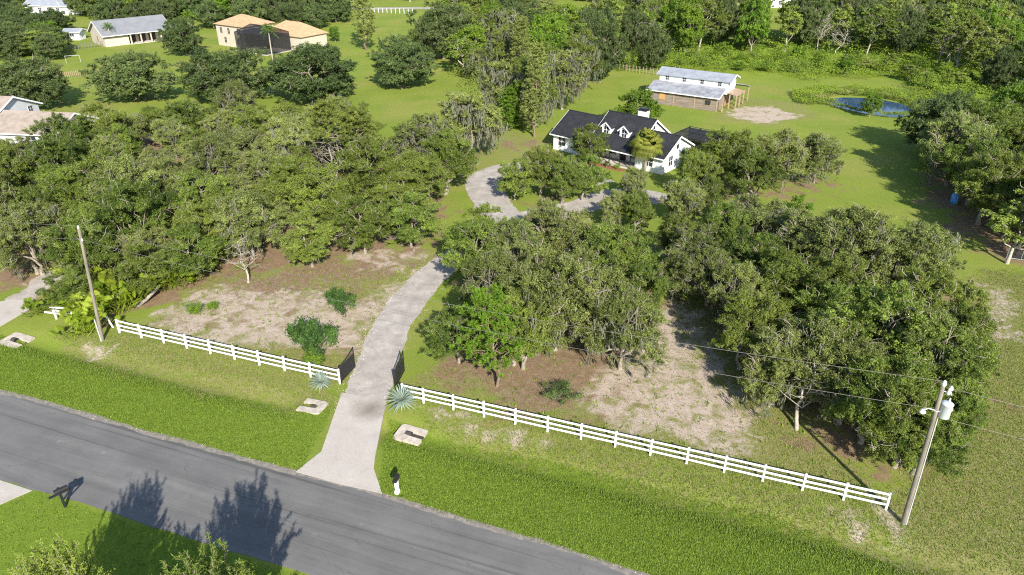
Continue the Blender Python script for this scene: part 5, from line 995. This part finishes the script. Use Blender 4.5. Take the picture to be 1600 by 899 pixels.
# --- two storey tan house with tile roofs and screened patio
def hip_roof(par, x0, x1, y0, y1, ze, zr, mat, o=.5):
    x0 -= o; x1 += o; y0 -= o; y1 += o; h = (y1 - y0) / 2; yr = (y0 + y1) / 2
    if x1 - x0 <= 2 * h: V = [(x0, y0, ze), (x1, y0, ze), (x1, y1, ze), (x0, y1, ze), ((x0 + x1) / 2, yr, zr), ((x0 + x1) / 2 + .01, yr, zr)]
    else: V = [(x0, y0, ze), (x1, y0, ze), (x1, y1, ze), (x0, y1, ze), (x0 + h, yr, zr), (x1 - h, yr, zr)]
    return part('roof', MB().add(V, [np.array([[0, 1, 5, 4], [2, 3, 4, 5]]), np.array([[1, 2, 5], [3, 0, 4]]), np.array([[3, 2, 1, 0]])]), mat, par)
tb = (-69.11,191.40)
TH = thing('tan_house', tb + (0,), R_(-33), 'two storey tan house with terracotta hip roofs and dark pool screen', 'house')
part('wall', MB().box(-9.6, 1.4, 0, 9.5, 0, 5.3), MAT['cream'], TH); hip_roof(TH, -9.6, 1.4, 0, 9.5, 5.3, 7.5, MAT['tile'])
part('wall', MB().box(1.45, 16., 5.5, 14., 0, 3.4), MAT['cream'], TH); hip_roof(TH, 2.0, 16., 5.5, 14., 3.4, 6.2, MAT['tile'])
for u, z in ((-7.6, 3.2), (-4.6, 3.2), (-1.6, .9), (-6.4, .9)): window(TH, (u, 0, z), .9, 1.4, 'x', -1, 'cream')
window(TH, (-.6, 0, 3.2), 1.4, 1.6, 'x', -1, 'cream')
part('patio_screen', MB().box(1.5, 12.5, -3., 4.9, 0, 4.6).slab([(1.5, -3., 4.62), (12.5, -3., 4.62), (11, 1., 6.2), (3, 1., 6.2)], .03).slab([(3, 1., 6.2), (11, 1., 6.2), (12.5, 4.9, 4.62), (1.5, 4.9, 4.62)], .03), MAT['screen'], TH)
for u in np.linspace(1.6, 12.4, 6): part('screen_post', MB().box(u - .06, u + .06, -3.06, -3.01, 0, 4.6), MAT['black'], TH)
part('pool_deck', MB().box(1., 13., -3.4, 5.2, -.1, .08), MAT['concrete'], TH)
# --- cream barn with grey metal roof
gb = (-105.24,193.24)
GBn = thing('grey_roof_barn', gb + (0,), R_(45), 'cream barn with grey metal roof and open porch at the top left', 'barn')
part('wall', MB().prism([(0, 0), (0, 3.1), (5, 5.7), (10, 2.95), (10, 0)], 0, 6.), MAT['cream'], GBn); part('wall', MB().prism([(2.6, 0), (2.6, 4.2), (5, 5.6), (10, 2.95), (10, 0)], 6.05, 17.), MAT['cream'], GBn)
gable_roof(GBn, -.6, 17.6, -.9, 2.75, 5, 5.95, 10.6, 2.75, MAT['grey_roof'])
for u in (6.4, 9., 11.6, 14.2, 16.8): part('porch_post', MB().box(u - .14, u + .14, -.5, -.22, 0, 2.85), MAT['cream'], GBn)
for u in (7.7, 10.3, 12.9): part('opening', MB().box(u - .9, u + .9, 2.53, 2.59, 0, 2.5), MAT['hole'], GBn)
part('floor', MB().box(6.05, 17, -.6, 2.5, -.1, .1), MAT['concrete'], GBn); window(GBn, (0, 5, 1.), 1.2, 1.2, 'y', -1, 'cream')
# --- stucco house at the left edge
sb_ = (-74.07,105.43)
SH = thing('stucco_house', sb_ + (0,), R_(-8), 'white stucco house with brown shingle roofs at the left edge', 'house')
part('wall', MB().prism([(0, 0), (0, 3.), (4.5, 4.7), (9, 3.), (9, 0)], -5.6, 6.2), MAT['stucco'], SH); gable_roof(SH, -5.15, 6.7, -.55, 2.8, 4.5, 4.9, 9.5, 2.8, MAT['shingle'])
part('wall', MB().prism([(2, 0), (2, 4.2), (7, 6.2), (12, 4.2), (12, 0)], -19., -5.65), MAT['stucco'], SH); gable_roof(SH, -19.5, -5.2, 1.4, 4.0, 7, 6.4, 12.6, 4., MAT['shingle'])
window(SH, (6.2, 4.5, 1.), 1.2, 1.4, 'y', 1, 'stucco'); window(SH, (2., 0, 1.), 1.6, 1.3, 'x', -1, 'stucco'); window(SH, (5.4, 0, 1.), 1.6, 1.3, 'x', -1, 'stucco'); window(SH, (-5.65, 10.2, 3.2), .9, .9, 'y', 1, 'stucco')
# --- far buildings
def far_building(xy, rz, L, W, he, hr, wm, rm, name, label, cat):
    o = thing(name, xy + (0,), R_(rz), label, cat); part('wall', MB().prism([(0, 0), (0, he), (W / 2, hr - .15), (W, he), (W, 0)], 0, L), wm, o); gable_roof(o, -.5, L + .5, -.6, he - .12, W / 2, hr, W + .6, he - .12, rm)
    for u in np.arange(2, L - 1, 3.2): window(o, (u, 0, .9), 1.1, 1.3, 'x', -1)
    part('door', MB().box(.6, 1.5, -.04, -.005, 0, 2.1), MAT['black'], o); return o
far_building((-162.17,254.24), -6, 15, 10, 3., 5.4, MAT['white'], MAT['metal_roof'], 'metal_roof_house', 'white house with pale metal roof in the top left corner', 'house')
far_building((-148.92,252.71), 40, 10, 10, 3., 5., MAT['white'], MAT['metal_roof'], 'metal_roof_annex', 'small pale metal roofed annex right of the corner house', 'house')
far_building((90.12,272.33), 0, 15, 9, 5., 7.4, MAT['white'], MAT['metal_roof'], 'long_white_building', 'long white building at the top right behind the swamp wood', 'building')
# small shed by the cream barn
far_building((-121.57,203.97), 0, 4, 3, 2.2, 2.9, MAT['white'], MAT['metal_roof'], 'garden_shed', 'small white shed left of the cream barn', 'shed')
# covered boat and blue tarp at the far top
o = thing('parked_boat', (17.78,248.21) + (0,), .1, 'white boat on trailer parked in the far clearing at the top', 'boat'); part('hull', MB().add([(-3.5, -1.1, .8), (2., -1.1, .8), (3.8, 0, 1.), (2., 1.1, .8), (-3.5, 1.1, .8), (-3.5, -1.2, 1.8), (2., -1.2, 1.8), (4.3, 0, 2.), (2., 1.2, 1.8), (-3.5, 1.2, 1.8)], [np.array([[0, 1, 2, 3, 4][::-1]]), np.array([[5, 6, 7, 8, 9]]), np.array([[i, (i + 1) % 5, 5 + (i + 1) % 5, 5 + i] for i in range(5)])]), MAT['white'], o)
part('cabin', MB().box(-1.4, .8, -.8, .8, 1.81, 2.7), MAT['white'], o); part('trailer', MB().box(-3., 4.5, -.5, .5, .45, .6), MAT['galv'], o)
for sx in (-1.6, -.8):
    for sy in (-.95, .95): part('wheel', MB().tube([(sx, sy - .1, .35), (sx, sy + .1, .35)], .34, 12, cap=True), MAT['black'], o)
o = thing('blue_tarp', (28.08,252.71) + (0,), .2, 'blue tarp draped pile right of the far boat', 'tarp'); part('cover', MB().lathe([(2.4, 0), (2.2, .6), (1.7, 1.5), (.8, 2.2), (0, 2.4)], 9), MAT['blue'], o); part('hem', MB().lathe([(2.45, 0), (2.5, .1), (2.35, .2)], 9), MAT['blue'], o)
o = thing('blue_barrel', (55.26,83.98) + (0,), .2, 'small blue plastic barrel in the shade of the right edge wood', 'barrel'); part('barrel_body', MB().lathe([(0, 0), (.4, 0), (.46, .3), (.46, .9), (.4, 1.2), (0, 1.2)], 14), MAT['blue'], o, True); part('lid', MB().lathe([(.42, 1.2), (.42, 1.26), (0, 1.27)], 14), MAT['blue'], o, True)
# --- picket, wire and chain link fences
def post_fence(a, b, n, h, label, mat, wires=(.4, .75, 1.1), r=.05, pick=False, sheet=False):
    a = np.array(a); b = np.array(b); d = b - a; L = float(np.hypot(*d)); o = thing('picket_fence' if pick else 'chain_link_fence' if sheet else 'wire_fence', (a[0], a[1], 0), math.atan2(d[1], d[0]), label, 'fence')
    pm = MB().box(-r, r, -r, r, -.2, h).mesh('picket' if pick else 'post', mat)
    for i in range(n): link('picket' if pick else 'post', pm, o, (L * i / (n - 1), 0, 0))
    for z in wires: part('rail' if pick or sheet else 'wire', MB().tube([(0, 0, z), (L, 0, z)], .025 if pick or sheet else .008, 4), mat if pick else MAT['galv'], o)
    if sheet: part('mesh_sheet', MB().box(0, L, -.004, .004, .05, h - .1), MAT['screen'], o)
    return o
post_fence((-96.89,155.20), (-92.08,159.02), 18, 1.3, 'grey picket fence beside the big left edge oak', MAT['timber'], (.4, 1.0), .05, True)
post_fence((-111.25,189.59), (-105.83,195.11), 11, 1.4, 'grey corral fence before the cream barn', MAT['link'], (.5, 0.9, 1.3), .06, True)
post_fence((24.08,164.39), (31.43,159.02), 12, 1.4, 'wire fence with timber posts behind the barn lawn', MAT['timber'])
post_fence((52.29,68.26), (55.90,66.74), 4, 1.3, 'grey chain link fence piece at the right edge below the leaning tree', MAT['link'], (.1, 1.25), .04, sheet=True)
post_fence((-46.79,258.95), (-33.35,255.79), 10, 1.6, 'far grey fence along the pale lane at the top', MAT['stucco'], (.5, 1.0, 1.5), .1)
o = thing('goal_frame', (-104.09,172.34) + (0,), .35, 'small white goal frame on the far left lawn', 'goal'); part('goal_post', MB().tube([(0, 0, 0), (0, 0, 1.6)], .035, 6), MAT['stucco'], o); part('goal_post', MB().tube([(3., 0, 0), (3., 0, 1.6)], .035, 6), MAT['stucco'], o); part('crossbar', MB().tube([(0, 0, 1.6), (3., 0, 1.6)], .035, 6), MAT['stucco'], o)
